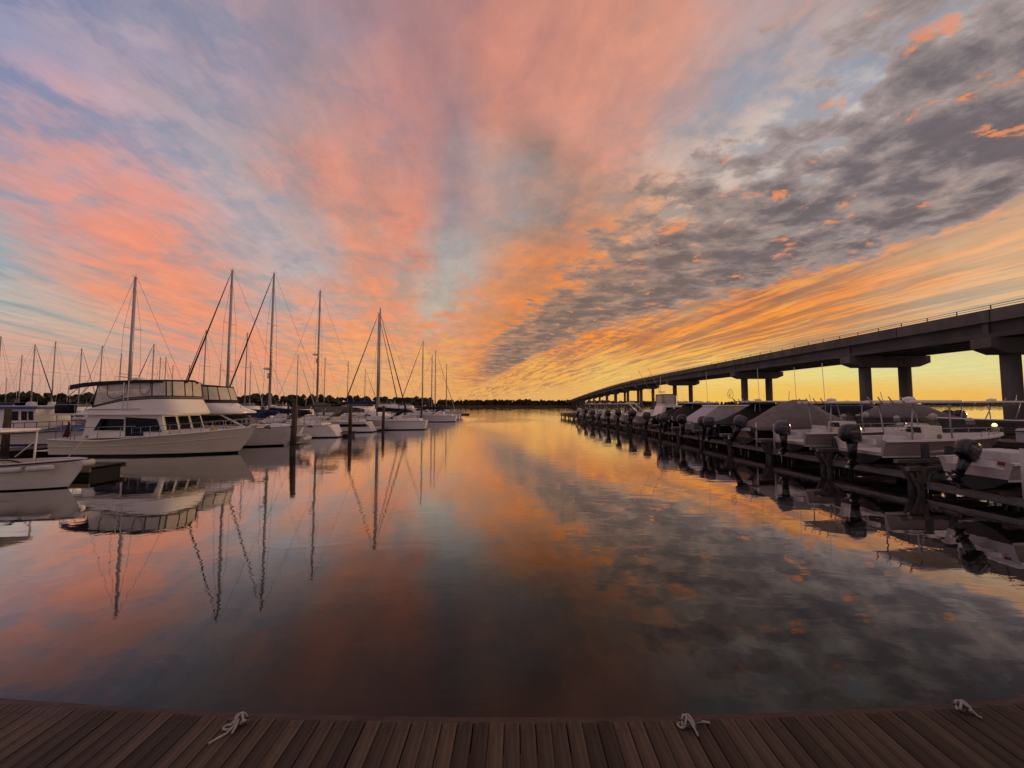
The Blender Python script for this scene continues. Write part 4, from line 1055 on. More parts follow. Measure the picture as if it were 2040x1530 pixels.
    for a, b in zip(cuts, cuts[1:]):
        m_ = MB(); A = [sk[k] for k in range(a, b + 1)]; T = [tp[k] for k in range(a, b + 1)]
        m_.rings([A, [x.lerp(y, .5) + Vector((0, 0, .0)) for x, y in zip(A, T)], T], False, 0, True); m_.build('vinyl_panel', 'vinyl_clear', r_)
    for c in cuts:
        m_ = MB(); m_.tube([sk[c] * 1.0, sk[c].lerp(tp[c], .5), tp[c]], .032, 6); m_.build('seam', 'canvas_navy', r_)
    for ring in (sk, lo):
        m_ = MB(); m_.tube(ring, .028, 6); m_.build('seam', 'canvas_navy', r_)
    # curved zip outlines on two side panels
    for s_ in (-1, 1):
        for (xa, xb) in ((3.35, 4.6), (5.4, 6.05)):
            m_ = MB(); P = []
            for k in range(13):
                a = math.pi * (1 + k / 12); cx = (xa + xb) / 2 + (xb - xa) / 2 * math.cos(a); q = .5 + .45 * math.sin(a)
                zz = zsk(cx) + .04 + (ZT - zsk(cx) - .12) * q; yy = 1.665 - .05 * q
                P.append(Vector((cx, s_ * (yy + .02), zz)))
            P = [P[0] + Vector((0, 0, .42))] + P + [P[-1] + Vector((0, 0, .42))]
            m_.tube(P, .016, 5); m_.build('zip', 'canvas_navy', r_)
    # canvas top, sweeping aft to an open bimini
    secs = []
    for k in range(15):
        t = k / 14; x_ = .45 + t * 6.9
        ww = 1.70 * (.72 + .28 * min(1, t * 5)) * (1 if t < .8 else math.sqrt(max(.02, 1 - ((t - .8) / .2) ** 2 * .93)))
        zc = 4.64 + .30 * math.sin(min(1, t * 1.35) * math.pi / 2)
        dr = .40 - .20 * t
        secs.append([Vector((x_, -ww, zc - dr)), Vector((x_, -ww * .97, zc - .06)), Vector((x_, -ww * .5, zc + .02)), Vector((x_, 0, zc + .05)), Vector((x_, ww * .5, zc + .02)), Vector((x_, ww * .97, zc - .06)), Vector((x_, ww, zc - dr)), Vector((x_, ww * .5, zc - .03)), Vector((x_, -ww * .5, zc - .03))])
    m_ = MB(); m_.rings(secs, True, 0, True, True, True); autosmooth(m_.build('canopy', 'canvas_navy', r_), 50)
    for s_ in (-1, 1):
        for (a, b) in (((.6, 4.5), (.65, 2.76)), ((1.4, 4.57), (.6, 3.7)), ((2.0, 4.62), (1.1, 3.5)), ((2.6, 4.67), (1.8, 2.8))):
            m_ = MB(); m_.tube([(a[0], s_ * 1.38, a[1]), (b[0], s_ * 1.5, b[1])], .02, 6); m_.build('canopy_frame', 'stainless', r_)
        for (a, b) in (((4.6, 4.7), (4.6, 2.9)), ((4.9, 4.85), (4.88, 2.95))):
            m_ = MB(); m_.tube([(a[0], s_ * 1.86, a[1]), (b[0], s_ * 1.86, b[1])], .022, 6); m_.build('antenna', 'gelcoat', r_)
    m_ = MB(); m_.lathe([(.02, 0), (.30, .02), (.31, .14), (.22, .22), (.01, .24)], (3.7, 0, 4.94), 14); m_.build('radar_dome', 'gelcoat', r_)
    m_ = MB(); m_.tube([(2.9, .3, 4.85), (2.8, .3, 5.2)], .025, 6); m_.tube([(2.1, .3, 5.25), (3.2, .3, 5.1)], .03, 6)
    for k in range(6): m_.tube([(2.2 + k*.17, -.15 + k*.02, 5.23 - k*.02), (2.2 + k*.17, .75 - k*.02, 5.23 - k*.02)], .012, 4)
    m_.build('tv_antenna', 'aluminium', r_)
    # rails, pulpit, anchor
    rail(r_, sh, 10, 22, .62, inset=.06)
    for s_ in (-1, 1):
        m_ = MB(); m_.tube([(1.8, s_*1.9, 1.85), (4.0, s_*1.96, 1.9), (5.6, s_*1.97, 1.93)], .02, 6)
        for x_ in (1.8, 3.2, 4.6): m_.tube([(x_, s_*1.93, 1.08), (x_, s_*1.9, 1.9)], .018, 6)
        m_.build('guard_rail', 'stainless', r_)
    m_ = MB(); m_.box((L + .25, 0, 1.93), (1.1, .5, .07)); m_.build('pulpit', 'gelcoat', r_, bevel=.02)
    m_ = MB(); m_.tube([(L + .2, 0, 2.02), (L + .75, 0, 1.95), (L + .95, 0, 1.75)], .03, 6); m_.plate([(L + .62, -.2, 1.72), (L + 1.0, 0, 1.62), (L + .62, .2, 1.72), (L + .7, 0, 1.86)], .03); m_.build('anchor', 'galvanised', r_)
    h2 = House((7.1, 10.2), (7.3, 9.7), (1.3, .7), (1.2, .6), 1.25, 1.62, 1.5); h2.mesh().build('fore_cabin', 'deck_white', r_, bevel=.05)
    m_ = MB(); m_.lathe([(.22, 0), (.24, .1), (.15, .24), (.02, .3)], (9.4, -.6, 1.5), 10); m_.build('cushion', 'yellow_cloth', r_)
    # aft deck: flag, covered outboard on the rail
    m_ = MB(); m_.tube([(.05, -1.0, 1.0), (-.25, -1.05, 2.35)], .02, 6); fs = m_.build('flag_staff', 'stainless', r_)
    m_ = MB(); m_.rings([[Vector((.2 + .22 * a - .1*k/5, -1.0 + .12 * math.sin(a * 5 + k), 2.2 - k * .2 - .1 * a)) for a in (0, .3, .6, .9, 1.2)] for k in range(6)], False, 0, True); m_.build('flag', 'flag_red', fs)
    m_ = MB(); m_.rings([[Vector((x_, -1.5 + y_ * w_, 3.05 + z_)) for (y_, z_) in ((-.2, -.4), (-.3, .1), (-.15, .4), (.15, .4), (.3, .1), (.2, -.4))] for (x_, w_) in ((.1, .5), (.3, 1.0), (.8, 1.1), (1.15, .6))], True, 0, True, True, True); m_.build('covered_outboard', 'canvas_black', r_)
    m_ = MB(); m_.tube([(.25, -1.75, 2.74), (.25, -1.75, 3.3), (2.0, -1.75, 3.3)], .02, 6); m_.tube([(.25, 1.75, 2.74), (.25, 1.75, 3.3), (2.0, 1.75, 3.3)], .02, 6); m_.tube([(1.5, -1.75, 2.74), (1.5, -1.75, 3.3)], .02, 6); m_.build('deck_rail', 'stainless', r_)
    return r_, sh
TR, TR_SH = trawler()
def rope_line(a, b, sag, label, m='rope_white', r=.018, n=10, group='mooring lines between boats and docks'):
    a, b = Vector(a), Vector(b)
    o = MB(); o.tube([a.lerp(b, k / n) - Vector((0, 0, sag * 4 * (k / n) * (1 - k / n))) for k in range(n + 1)], r, 5)
    return tag(o.build('mooring_line', m), label, 'rope', group)
rope_line(at(172, 866, 21.5), at(120, 925, 18.3), .12, 'thin white line from the trawler quarter to the finger dock')

# ------------------------------------------------------------------ second motor yacht with a swept front
def motor_yacht():
    L = 12.6; B = 4.2; d = 30.0
    bow = at(606, 852, d)
    r_ = thing('motor_yacht', 'white motor yacht with black wraparound windscreen moored behind the trawler bow', 'motor yacht', (bow.x - L, d, 0), 0)
    hb, sh = hull(L, B, 1.66, 1.25, draft=.6, flare=.30, transom=.9, fine=2.4, rake=.13, boot=.12, n=18, power=1.6, chine_in=.9)
    autosmooth(hb.build('hull', ['gelcoat_cool', 'bottom_paint', 'boot_black', 'deck_white', 'gelcoat_cool'], r_)); rub_rail(r_, sh, 'gelcoat', .03, -.02)
    h = House((1.6, 8.9), (1.9, 6.6), (1.75, 1.35), (1.55, 1.2), 1.3, 2.62, 1.55); h.mesh().build('saloon', 'gelcoat_cool', r_, bevel=.05)
    for f in ('R', 'L'):
        m_ = MB(); h.panel(m_, f, [(.08, .3), (.55, .26), (.97, .12), (.96, .86), (.12, .88)]); m_.build('window', 'glass_dark', r_)
    for k in range(3):
        m_ = MB(); a = .03 + .325 * k; h.panel(m_, 'F', [(a, .05), (a + .30, .05), (a + .295, .9), (a + .005, .9)]); m_.build('windscreen', 'glass_dark', r_)
    # flybridge with long raked brow
    base = outline(2.2, 8.25, 1.9, 2.2, 12, .86); mid = outline(2.4, 7.3, 1.8, 1.9, 12, .88); up = outline(2.5, 6.6, 1.75, 1.6, 12, .9)
    m_ = MB(); m_.rings([loop(base, 2.62), loop(base, 2.74), loop(mid, 3.05), loop(up, 3.42)], True, 0, True, True, False)
    m_.rings([loop(up, 3.42), loop([(x * .98 + .07, y * .95) for x, y in up], 3.42), loop([(x * .98 + .07, y * .95) for x, y in up], 2.9)], True, 0, False, False, True)
    autosmooth(m_.build('flybridge', 'gelcoat_cool', r_), 40)
    m_ = MB(); m_.rings([loop(up, 3.43), loop([(x, y * .99) for x, y in up], 3.66)], True, 0, True); m_.build('enclosure_skirt', 'canvas_brown', r_)
    tp = outline(2.8, 6.25, 1.6, 1.35, 12, .9); lo = loop(up, 3.66); hi = [Vector((x, y, 4.72 + .10 * min(1, max(0, (6.2 - x) / 2)))) for x, y in tp]
    cuts = [0, 1, 2, 4, 6, 8, 10, 12, 14, 15, 16]; cuts = [c for c in cuts if c < len(lo)]
    for a, b in zip(cuts, cuts[1:]):
        m_ = MB(); m_.rings([lo[a:b+1], hi[a:b+1]], False, 0, True); m_.build('vinyl_panel', 'vinyl_clear', r_)
    for c in cuts:
        m_ = MB(); m_.tube([lo[c], hi[c]], .03, 6); m_.build('seam', 'canvas_navy', r_)
    m_ = MB(); m_.tube(lo, .025, 5); m_.build('seam', 'canvas_navy', r_)
    m_ = MB(); m_.rings([[Vector((p.x * 1.004, p.y * 1.01, p.z - .05)) for p in hi], [Vector((p.x, p.y, p.z + .04)) for p in hi], [Vector((4.4 + (p.x - 4.4) * .5, p.y * .5, p.z + .12)) for p in hi]], True, 0, True, True, True); m_.build('canopy', 'canvas_navy', r_)
    rail(r_, sh, 8, 18, .66, inset=.06)
    m_ = MB(); m_.box((L + .1, 0, 1.68), (.9, .5, .07)); m_.build('pulpit', 'gelcoat', r_, bevel=.02)
    m_ = MB(); m_.tube([(L - .1, 0, 1.75), (L + .5, 0, 1.7), (L + .66, 0, 1.5)], .03, 6); m_.plate([(L + .3, -.18, 1.5), (L + .7, 0, 1.42), (L + .3, .18, 1.5), (L + .4, 0, 1.6)], .03); m_.build('anchor', 'galvanised', r_)
    hf = House((8.6, 11.4), (8.9, 10.8), (1.2, .6), (1.05, .45), 1.4, 1.74, 1.6); hf.mesh().build('fore_cabin', 'deck_white', r_, bevel=.06)
    m_ = MB(); hf.panel(m_, 'T', [(.3, .38), (.5, .38), (.5, .62), (.3, .62)], .05); m_.build('hatch', 'glass_dark', r_)
    m_ = MB(); m_.tube([(6.7, -.6, 3.1), (6.95, -.6, 3.18), (6.95, -.35, 3.18)], .05, 7); m_.build('horn', 'stainless', r_)
    m_ = MB(); m_.tube([(7.3, .2, 3.0), (7.3, .2, 3.2)], .09, 8); m_.build('searchlight', 'gelcoat', r_)
    return r_, bow
MY, mybow = motor_yacht()
for sg in (.75, 1.05):
    rope_line(at(573, 856, 27.3), at(509, 858, 26.8), sg, 'white line hanging in a %s loop along the second yacht bow' % ('shallow' if sg < 1 else 'deep'))
# ------------------------------------------------------------------ cut-off skiff at the left
def work_skiff():
    L = 6.6; B = 2.3
    bow = at(163, 916, 14.7)
    r_ = thing('white_skiff', 'white open skiff with cylindrical fenders along its side and a canopy frame', 'boat', (bow.x - L, 14.9, 0), 0)
    hb, sh = hull(L, B, 1.17, .92, draft=.35, flare=.32, transom=.9, fine=2.6, rake=.11, boot=.05, open_floor=.35, gw=.2, n=18, power=1.5)
    autosmooth(hb.build('hull', ['gelcoat', 'bottom_paint', 'boot_black', 'deck_white', 'gelcoat'], r_)); rub_rail(r_, sh, 'rubber_black', .03, -.05)
    m_ = MB(); m_.box((L - .25, 0, 1.05), (.5, .42, .05)); m_.build('bow_plate', 'deck_white', r_)
    m_ = MB(); m_.tube([(L - .05, -.22, .98), (L - .05, .22, .98)], .13, 14); m_.build('bow_fender', 'fender_white', r_)
    for k, x_ in enumerate((1.5, 2.5, 3.5, 4.5, 5.35)):
        i = int(x_ / L * 18); p = sh[i]
        q = sh[min(i + 2, 18)]
        dd = (q - p).normalized()
        a = Vector((x_, -p.y - .10, p.z - .22)); b = a + Vector((dd.x, -dd.y, dd.z)) * .72
        m_ = MB(); m_.tube([a, a.lerp(b, .06), a.lerp(b, .94), b], [.07, .105, .105, .07], 12); m_.build('fender', 'fender_white', r_)
    m_ = MB(); m_.rings([loop(outline(.6, 3.75, .98, .5, 8), z) for z in (2.22, 2.30)], True, 0, False, True, True); m_.build('canopy', 'gelcoat', r_, bevel=.02)
    for s_ in (-1, 1):
        for x_ in (.9, 3.4):
            m_ = MB(); m_.tube([(x_ + .02, s_ * .8, .5), (x_, s_ * .86, 2.22)], .035, 7); m_.build('canopy_post', 'gelcoat', r_)
        m_ = MB(); m_.tube([(3.4, s_ * .84, 1.8), (2.6, s_ * .82, 1.1)], .02, 6); m_.build('brace', 'gelcoat', r_)
    h = House((1.5, 2.7), (1.6, 2.4), (.5, .5), (.45, .42), .36, 1.45); h.mesh().build('console', 'gelcoat', r_, bevel=.04)
    m_ = MB(); h.panel(m_, 'F', [(.1, .6), (.9, .6), (.85, .96), (.15, .96)], .02); m_.build('windscreen', 'glass_dark', r_)
    m_ = MB(); m_.tube(smooth([(3.7, -.8, 1.0), (4.0, -.82, 1.08), (4.3, -.8, 1.2), (4.7, -.75, 1.15), (5.0, -.6, 1.0)]), .03, 6); m_.build('hose', 'rubber_black', r_)
work_skiff()
# ------------------------------------------------------------------ blue and white pilothouse boat behind
def pilot_boat():
    d = 31; L = 10.5; B = 3.4
    st = at(-60, 880, d)
    r_ = thing('pilothouse_boat', 'white pilothouse boat with blue roof edge and blue tarp on its foredeck', 'boat', (st.x, d, 0), R(3))
    hb, sh = hull(L, B, 1.35, .95, draft=.6, flare=.3, transom=.85, fine=2.2, rake=.1, boot=.1, n=14)
    autosmooth(hb.build('hull', ['gelcoat', 'bottom_paint', 'blue_trim', 'deck_white', 'gelcoat'], r_)); rub_rail(r_, sh, 'dock_dark', .05, -.05)
    h = House((1.9, 6.6), (2.0, 6.4), (1.35, 1.3), (1.3, 1.25), .98, 2.95, 1.1); h.mesh().build('wheelhouse', 'gelcoat', r_, bevel=.04)
    for f in ('R', 'L'):
        for (a, b, c, e) in ((.26, .36, .48, .88), (.575, .72, .50, .90), (.76, .865, .50, .90), (.88, .97, .50, .90)):
            m_ = MB(); h.panel(m_, f, [(a, c), (b, c), (b, e), (a, e)]); o = m_.build('window', 'glass_dark', r_)
            m_ = MB(); P = [h.pt(f, u, v, .012)[0] for (u, v) in ((a, c), (b, c), (b, e), (a, e))]; m_.tube(P + [P[0]], .025, 5, 0, False); m_.build('frame', 'gelcoat', o)
    m_ = MB(); m_.rings([loop(outline(1.6, 6.9, 1.6, .5, 6), z) for z in (2.95, 3.16)], True, 0, False, True, True); m_.build('roof_edge', 'blue_trim', r_, bevel=.03)
    m_ = MB(); m_.rings([loop(outline(1.7, 6.8, 1.5, .5, 6), z) for z in (3.165, 3.22)], True, 0, False, True, True); m_.build('roof', 'gelcoat', r_)
    m_ = MB(); m_.rings([[Vector((x_, y_, z_)) for (y_, z_) in ((-1.2, 3.2), (-1.0, 3.42), (0, 3.5), (1.0, 3.42), (1.2, 3.2))] for x_ in (1.9, 2.3, 4.2, 4.5)], False, 0, True); m_.build('covered_bench', 'canvas_navy', r_)
    for (x_, y_, rr) in ((5.3, -.6, .32), (5.9, .3, .26)):
        m_ = MB(); m_.lathe([(rr * .9, 0), (rr, .1), (rr * .8, .3), (.02, .36)], (x_, y_, 3.2), 10); m_.build('roof_float', 'fender_white', r_)
    m_ = MB(); m_.rings([[Vector((x_, y_ * w_, 1.15 + z_ * k_)) for (y_, z_) in ((-1.3, 0), (-.6, .25), (0, .45), (.6, .25), (1.3, 0))] for (x_, w_, k_) in ((6.7, 1.05, .6), (7.6, 1, 1), (9.0, .75, 1), (9.7, .3, .7))], False, 0, True); m_.build('tarp', 'tarp_blue', r_)
    rail(r_, sh, 6, 14, .75, 'red_trim', .03, .05, True)
pilot_boat()
# ------------------------------------------------------------------ plain cruisers further back
def cruiser(x, y, heading, L, label, style='fly', group='white cruisers among the far slips', hullm='gelcoat_cool', canvas='canvas_navy'):
    r_ = thing('cabin_cruiser', label, 'motor boat', (x, y, 0), heading, group); B = L * .33
    hb, sh = hull(L, B, L*.135, L*.10, draft=.4, flare=.3, transom=.9, fine=2.3, rake=.12, boot=.1, n=12)
    autosmooth(hb.build('hull', [hullm, 'bottom_paint', 'boot_black', 'deck_white', hullm], r_)); rub_rail(r_, sh, 'lettering_grey', .025)
    z0 = L * .10; h = House((L*.18, L*.72), (L*.20, L*.56), (B*.40, B*.30), (B*.36, B*.27), z0, z0 + 1.35, z0 + .15); h.mesh().build('cabin', hullm, r_, bevel=.05)
    for f in ('R', 'L'):
        for (a, b) in ((.1, .38), (.42, .66), (.70, .93)):
            m_ = MB(); h.panel(m_, f, [(a, .42), (b, .40), (b - .01, .84), (a + .02, .86)]); m_.build('window', 'glass_dark', r_)
    for k in range(2):
        m_ = MB(); a = .06 + .46 * k; h.panel(m_, 'F', [(a, .2), (a + .42, .2), (a + .42, .9), (a, .9)]); m_.build('windscreen', 'glass_dark', r_)
    zt = z0 + 1.35
    if style == 'fly':
        o1 = outline(L*.16, L*.58, B*.42, B*.35, 8, .9)
        m_ = MB(); m_.rings([loop(o1, zt), loop(o1, zt + .12), loop([(x_ * .98, y_ * .95) for x_, y_ in o1], zt + .6)], True, 0, True, True, True); m_.build('flybridge', hullm, r_)
        m_ = MB(); m_.rings([loop(outline(L*.2, L*.5, B*.36, B*.3, 8), z) for z in (zt + 1.75, zt + 1.83)], True, 0, False, True, True); m_.build('canopy', canvas, r_)
        for s_ in (-1, 1):
            for x_ in (L*.22, L*.42):
                m_ = MB(); m_.tube([(x_, s_ * B*.3, zt + .3), (x_, s_ * B*.3, zt + 1.76)], .025, 6); m_.build('canopy_post', 'stainless', r_)
        m_ = MB(); m_.rings([loop(outline(L*.3, L*.54, B*.36, B*.3, 8), zt + .55), loop(outline(L*.3, L*.5, B*.34, B*.3, 8), zt + 1.0)], True, 0, True); m_.build('wind_shield', 'windshield', r_)
    else:
        for s_ in (-1, 1):
            m_ = MB(); m_.tube([(L*.20, s_*B*.38, z0 + .2), (L*.12, s_*B*.36, zt + .5), (L*.14, s_*B*.3, zt + .75)], .05, 7); m_.build('arch_leg', hullm, r_)
        m_ = MB(); m_.tube([(L*.14, -B*.3, zt + .75), (L*.14, B*.3, zt + .75)], .06, 7); m_.build('arch_bar', hullm, r_)
        m_ = MB(); m_.rings([[Vector((x_, y_, z_)) for (y_, z_) in ((-B*.34, zt + .35), (0, zt + .5), (B*.34, zt + .35))] for x_ in (L*.12, L*.45)], False, 0, True); m_.build('bimini', canvas, r_)
    m_ = MB(); m_.tube([(L*.25, B*.2, zt + .4), (L*.22, B*.2, zt + 4.2)], .02, 5); m_.build('antenna', 'gelcoat', r_)
    rail(r_, sh, 6, 12, .55, r=.014, mid=False)
    return r_
for (u, d, hd, L, lab, st_) in (
    (60, 47, R(4), 11.5, 'white flybridge cruiser behind the blue trimmed pilothouse', 'fly'),
    (-40, 52, R(2), 12.5, 'long white flybridge cruiser moored behind the pilothouse boat stern', 'fly'),
    (112, 58, R(178), 11, 'white open cruiser half hidden behind the trawler stern rails', 'open'),
    (165, 50, R(2), 10.5, 'white flybridge cruiser seen under the trawler bimini', 'fly'),
    (205, 64, R(180), 10, 'white open cruiser far behind the trawler canopy frame', 'open'),
    (565, 66, R(3), 10.5, 'small white flybridge cruiser beyond the sugar scoop sailing boat', 'fly'),
    (700, 70, R(182), 11, 'white cruiser seen below the grey green sail cover', 'open'),
    (785, 84, R(0), 14, 'large white flybridge cruiser behind the catamaran bow', 'fly'),
    (815, 72, R(0), 11.5, 'white cabin cruiser with bow to the channel beyond the catamaran', 'fly'),
    (842, 92, R(0), 11, 'white open cruiser with bow to the channel past the cabin cruiser', 'open'),
    (871, 112, R(0), 10, 'last small white cruiser beside the dock end', 'open')):
    p = at(u, 806, d); cruiser(p.x - L * .5, d, hd if abs(hd) < 2 else hd, L, lab, st_)

def dinghy(u, v, d, rz, label):
    p = at(u, v, d)
    r_ = thing('inflatable_dinghy', label, 'dinghy', (p.x, p.y, .1), rz)
    m_ = MB(); m_.tube(smooth([(-1.2, -.55, .2), (0, -.6, .2), (.9, -.45, .25), (1.3, 0, .32), (.9, .45, .25), (0, .6, .2), (-1.2, .55, .2)]), .2, 10); m_.build('tube', 'fender_white', r_)
    m_ = MB(); m_.box((-.1, 0, .12), (2.1, .85, .06)); m_.box((-1.1, 0, .3), (.06, .9, .4)); m_.build('floor', 'hull_grey', r_)
    m_ = MB(); m_.box((0, 0, .36), (.25, 1.0, .04)); m_.build('seat', 'dock_edge', r_)
dinghy(600, 806, 32.8, R(100), 'small white inflatable dinghy floating behind the thick piling')
dinghy(745, 806, 47, R(20), 'white inflatable dinghy floating at the stern of the black banded boat')
for k, (x_, y_) in enumerate(((-28.6, 21), (-29.2, 28), (-28.8, 36.5), (-27.6, 41), (-28.4, 47), (-27.2, 53.5), (-28.2, 60), (-27.6, 67), (-28, 76), (-27.5, 86))):
    piling(x_, y_, 3.1 + .25 * ((k * 7) % 3), .15, 'weathered piling at the inner end of the slips between moored hulls', (.02, .02), 'pilings at the inner ends of the slips')
for k, (x_, y_) in enumerate(((-30.9, 38), (-30.9, 50), (-30.9, 64), (-30.9, 80))):
    pd_ = thing('dock_pedestal', 'slim white power pedestal on the floating walkway behind the slips', 'pedestal', (x_, y_, .48), 0, 'power pedestals on the walkway')
    m_ = MB(); m_.box((0, 0, .5), (.2, .2, 1.0)); m_.build('post', 'pile_cap', pd_, bevel=.02)
    m_ = MB(); m_.lathe([(.12, 0), (.13, .1), (.03, .16)], (0, 0, 1.0), 8); m_.build('cap', 'lettering_grey', pd_)
for (u, d, hd, L, lab, st_) in (
    (500, 52, R(0), 11.5, 'white flybridge cruiser beyond the navy boom cover', 'fly'),
    (630, 56, R(180), 10.5, 'white open cruiser behind the black banded sailing boat', 'open'),
    (735, 66, R(0), 12, 'white flybridge cruiser half hidden by the catamaran cabin', 'fly'),
    (805, 100, R(180), 11, 'white open cruiser far beyond the cabin cruiser', 'open')):
    p = at(u, 806, d); cruiser(p.x - L * .5, d, 0 if hd < 1 else hd, L, lab, st_)

# ------------------------------------------------------------------ lift docks on the right
mat('motor_white', rgb(196, 192, 190), .3, coat=.3)
def row_x(d): return 15.2 - max(0, d - 40) * .045
def row_rz(d): return R(4) if d < 40 else R(3)
def outboard(root, y, z, s=1.0, m='motor_black', tilt=0.0, mark=True):
    """outboard hung on the transom at x=0; shaft down; sub-parts under the cowl"""
    M = Matrix.Translation((-.08, y, z)) @ Matrix.Rotation(tilt, 4, 'Y') @ Matrix.Scale(s, 4)
    def rr(x0, x1, w, zz, k=.35):
        cx, hx = (x0 + x1) / 2, (x1 - x0) / 2
        return [M @ Vector((cx + hx * math.copysign(abs(math.cos(a)) ** k, math.cos(a)), w * math.copysign(abs(math.sin(a)) ** k, math.sin(a)), zz)) for a in [2*math.pi*(q + .5)/14 for q in range(14)]]
    m_ = MB(); m_.rings([rr(-.62, .06, .17, -.02, .6), rr(-.74, .10, .22, .10, .6), rr(-.80, .12, .245, .34, .6), rr(-.76, .10, .24, .58, .6), rr(-.62, .02, .20, .74, .65), rr(-.45, -.12, .10, .80, .8)], True, 0, True, True, True)
    c = m_.build('outboard_motor', m, root)
    m_ = MB(); m_.rings([rr(-.81, .13, .25, .16, .6), rr(-.812, .132, .252, .20, .6)], True, 0, True); m_.build('cowl_seam', 'rubber_black', c)
    if mark:
        for s_ in (-1, 1):
            m_ = MB(); P = [M @ Vector((a, s_ * .252, b)) for (a, b) in ((-.58, .42), (-.18, .42), (-.18, .50), (-.58, .50))]; m_.plate(P, .004); m_.build('decal', 'lettering_grey', c)
    m_ = MB(); m_.rings([rr(-.52, .0, .12, .0, .7), rr(-.46, -.06, .09, -.45, .7), rr(-.44, -.1, .07, -.72, .7)], True, 0, True, True, True)
    m_.rings([rr(-.62, .02, .10, -.72, .8), rr(-.62, .02, .10, -.75, .8)], True, 0, False, True, True)
    m_.rings([rr(-.42, -.12, .05, -.74, .8), rr(-.44, -.1, .045, -1.0, .8)], True, 0, True, True, True); m_.build('midsection', 'motor_black', c)
    m_ = MB(); m_.tube([M @ Vector(q) for q in ((.05, 0, -1.0), (-.05, 0, -1.0), (-.45, 0, -1.0), (-.58, 0, -1.0))], [.02 * s, .07 * s, .075 * s, .05 * s], 9)
    m_.plate([M @ Vector(q) for q in ((-.1, -.012, -1.05), (-.42, -.012, -1.05), (-.46, -.012, -1.26), (-.32, -.012, -1.26))], .024 * s, M.to_3x3() @ Vector((0, 1, 0))); m_.build('gearcase', 'motor_black', c)
    m_ = MB()
    for k in range(3):
        a = 2.09 * k + .4; ca, sa = math.cos(a), math.sin(a)
        m_.plate([M @ Vector(q) for q in ((-.57, .03 * ca, -1 + .03 * sa), (-.62, .17 * ca - .06 * sa, -1 + .17 * sa + .06 * ca), (-.58, .19 * ca, -1 + .19 * sa), (-.54, .15 * ca + .07 * sa, -1 + .15 * sa - .07 * ca))], .01)
    m_.build('propeller', 'stainless', c)
    return c
def t_top(root, x0, x1, w, z0, z1, m='gelcoat', legs=((0.15, 0.0), (.75, .12)), gear=True):
    m_ = MB(); o1 = outline(x0, x1, w, .5, 10, .92); o2 = [(x0 + (x - x0) * .98 + .02, y * .96) for x, y in o1]
    m_.rings([loop(o2, z1 - .02), loop(o1, z1 + .02), loop(o1, z1 + .06), loop(o2, z1 + .11)], True, 0, True, True, True); t = autosmooth(m_.build('hard_top', m, root), 50)
    for s_ in (-1, 1):
        for (f, lean) in legs:
            x_ = x0 + (x1 - x0) * f
            m_ = MB(); m_.tube([(x_ + lean * 2 + .1, s_ * w * .52, z0), (x_ + lean, s_ * w * .6, (z0 + z1) / 2), (x_, s_ * w * .7, z1)], .028, 7); m_.build('top_leg', 'aluminium', root)
        m_ = MB(); m_.tube([(x0 + (x1 - x0) * .15, s_ * w * .7, z1 - .12), (x0 + (x1 - x0) * .78, s_ * w * .7, z1 - .12)], .02, 6); m_.build('top_rail', 'aluminium', root)
    if gear:
        m_ = MB(); m_.lathe([(.05, 0), (.22, .02), (.22, .12), (.02, .18)], ((x0 + x1) / 2 - .3, 0, z1 + .1), 12); m_.build('radome', 'gelcoat', t)
        m_ = MB(); m_.tube([(x0 + .4, w * .5, z1 + .08), (x0 + .3, w * .5, z1 + .5)], .015, 5); m_.build('antenna', 'gelcoat', t)
        for k in range(4):
            m_ = MB(); m_.tube([(x0 + .05, -w * .7 + k * w * .45, z1 - .05), (x0 - .18, -w * .7 + k * w * .45, z1 + .26)], .025, 6); m_.build('rod_holder', 'aluminium', t)
def cover(root, L, B, zs, zb, ridge, m, e=.06, seams=True):
    """boat cover: ridge = [(t, height above sheer, half width factor)]"""
    secs = []
    for (t, h, f) in ridge:
        if t < .4: b = .9 + .1 * math.sin(t / .4 * math.pi / 2)
        else: b = 1 - ((t - .4) / .6) ** 2.4
        b = max(b, .05) * B / 2 + e; zz = zs + (zb - zs) * t ** 1.8
        x = t * L
        secs.append([Vector((x, -b, zz - .12)), Vector((x, -b, zz + .03)), Vector((x, -b * (.55 + .2 * f), zz + h * .5 * (1 + .2 * f))), Vector((x, -b * .35 * f, zz + h * .95)), Vector((x, 0, zz + h)), Vector((x, b * .35 * f, zz + h * .95)), Vector((x, b * (.55 + .2 * f), zz + h * .5 * (1 + .2 * f))), Vector((x, b, zz + .03)), Vector((x, b, zz - .12))])
    m_ = MB(); m_.rings(secs, False, 0, True); o = autosmooth(m_.build('boat_cover', m, root), 60)
    # close the ends
    m_ = MB()
    for sec in (secs[0], secs[-1]): m_.add(sec, [tuple(range(len(sec)))])
    m_.build('cover_end', m, root)
    if seams:
        for k in (1, len(secs) // 2, len(secs) - 2):
            m_ = MB(); m_.tube([p + Vector((0, 0, .004)) for p in secs[k]], .012, 5); m_.build('seam', m, o)
    return o
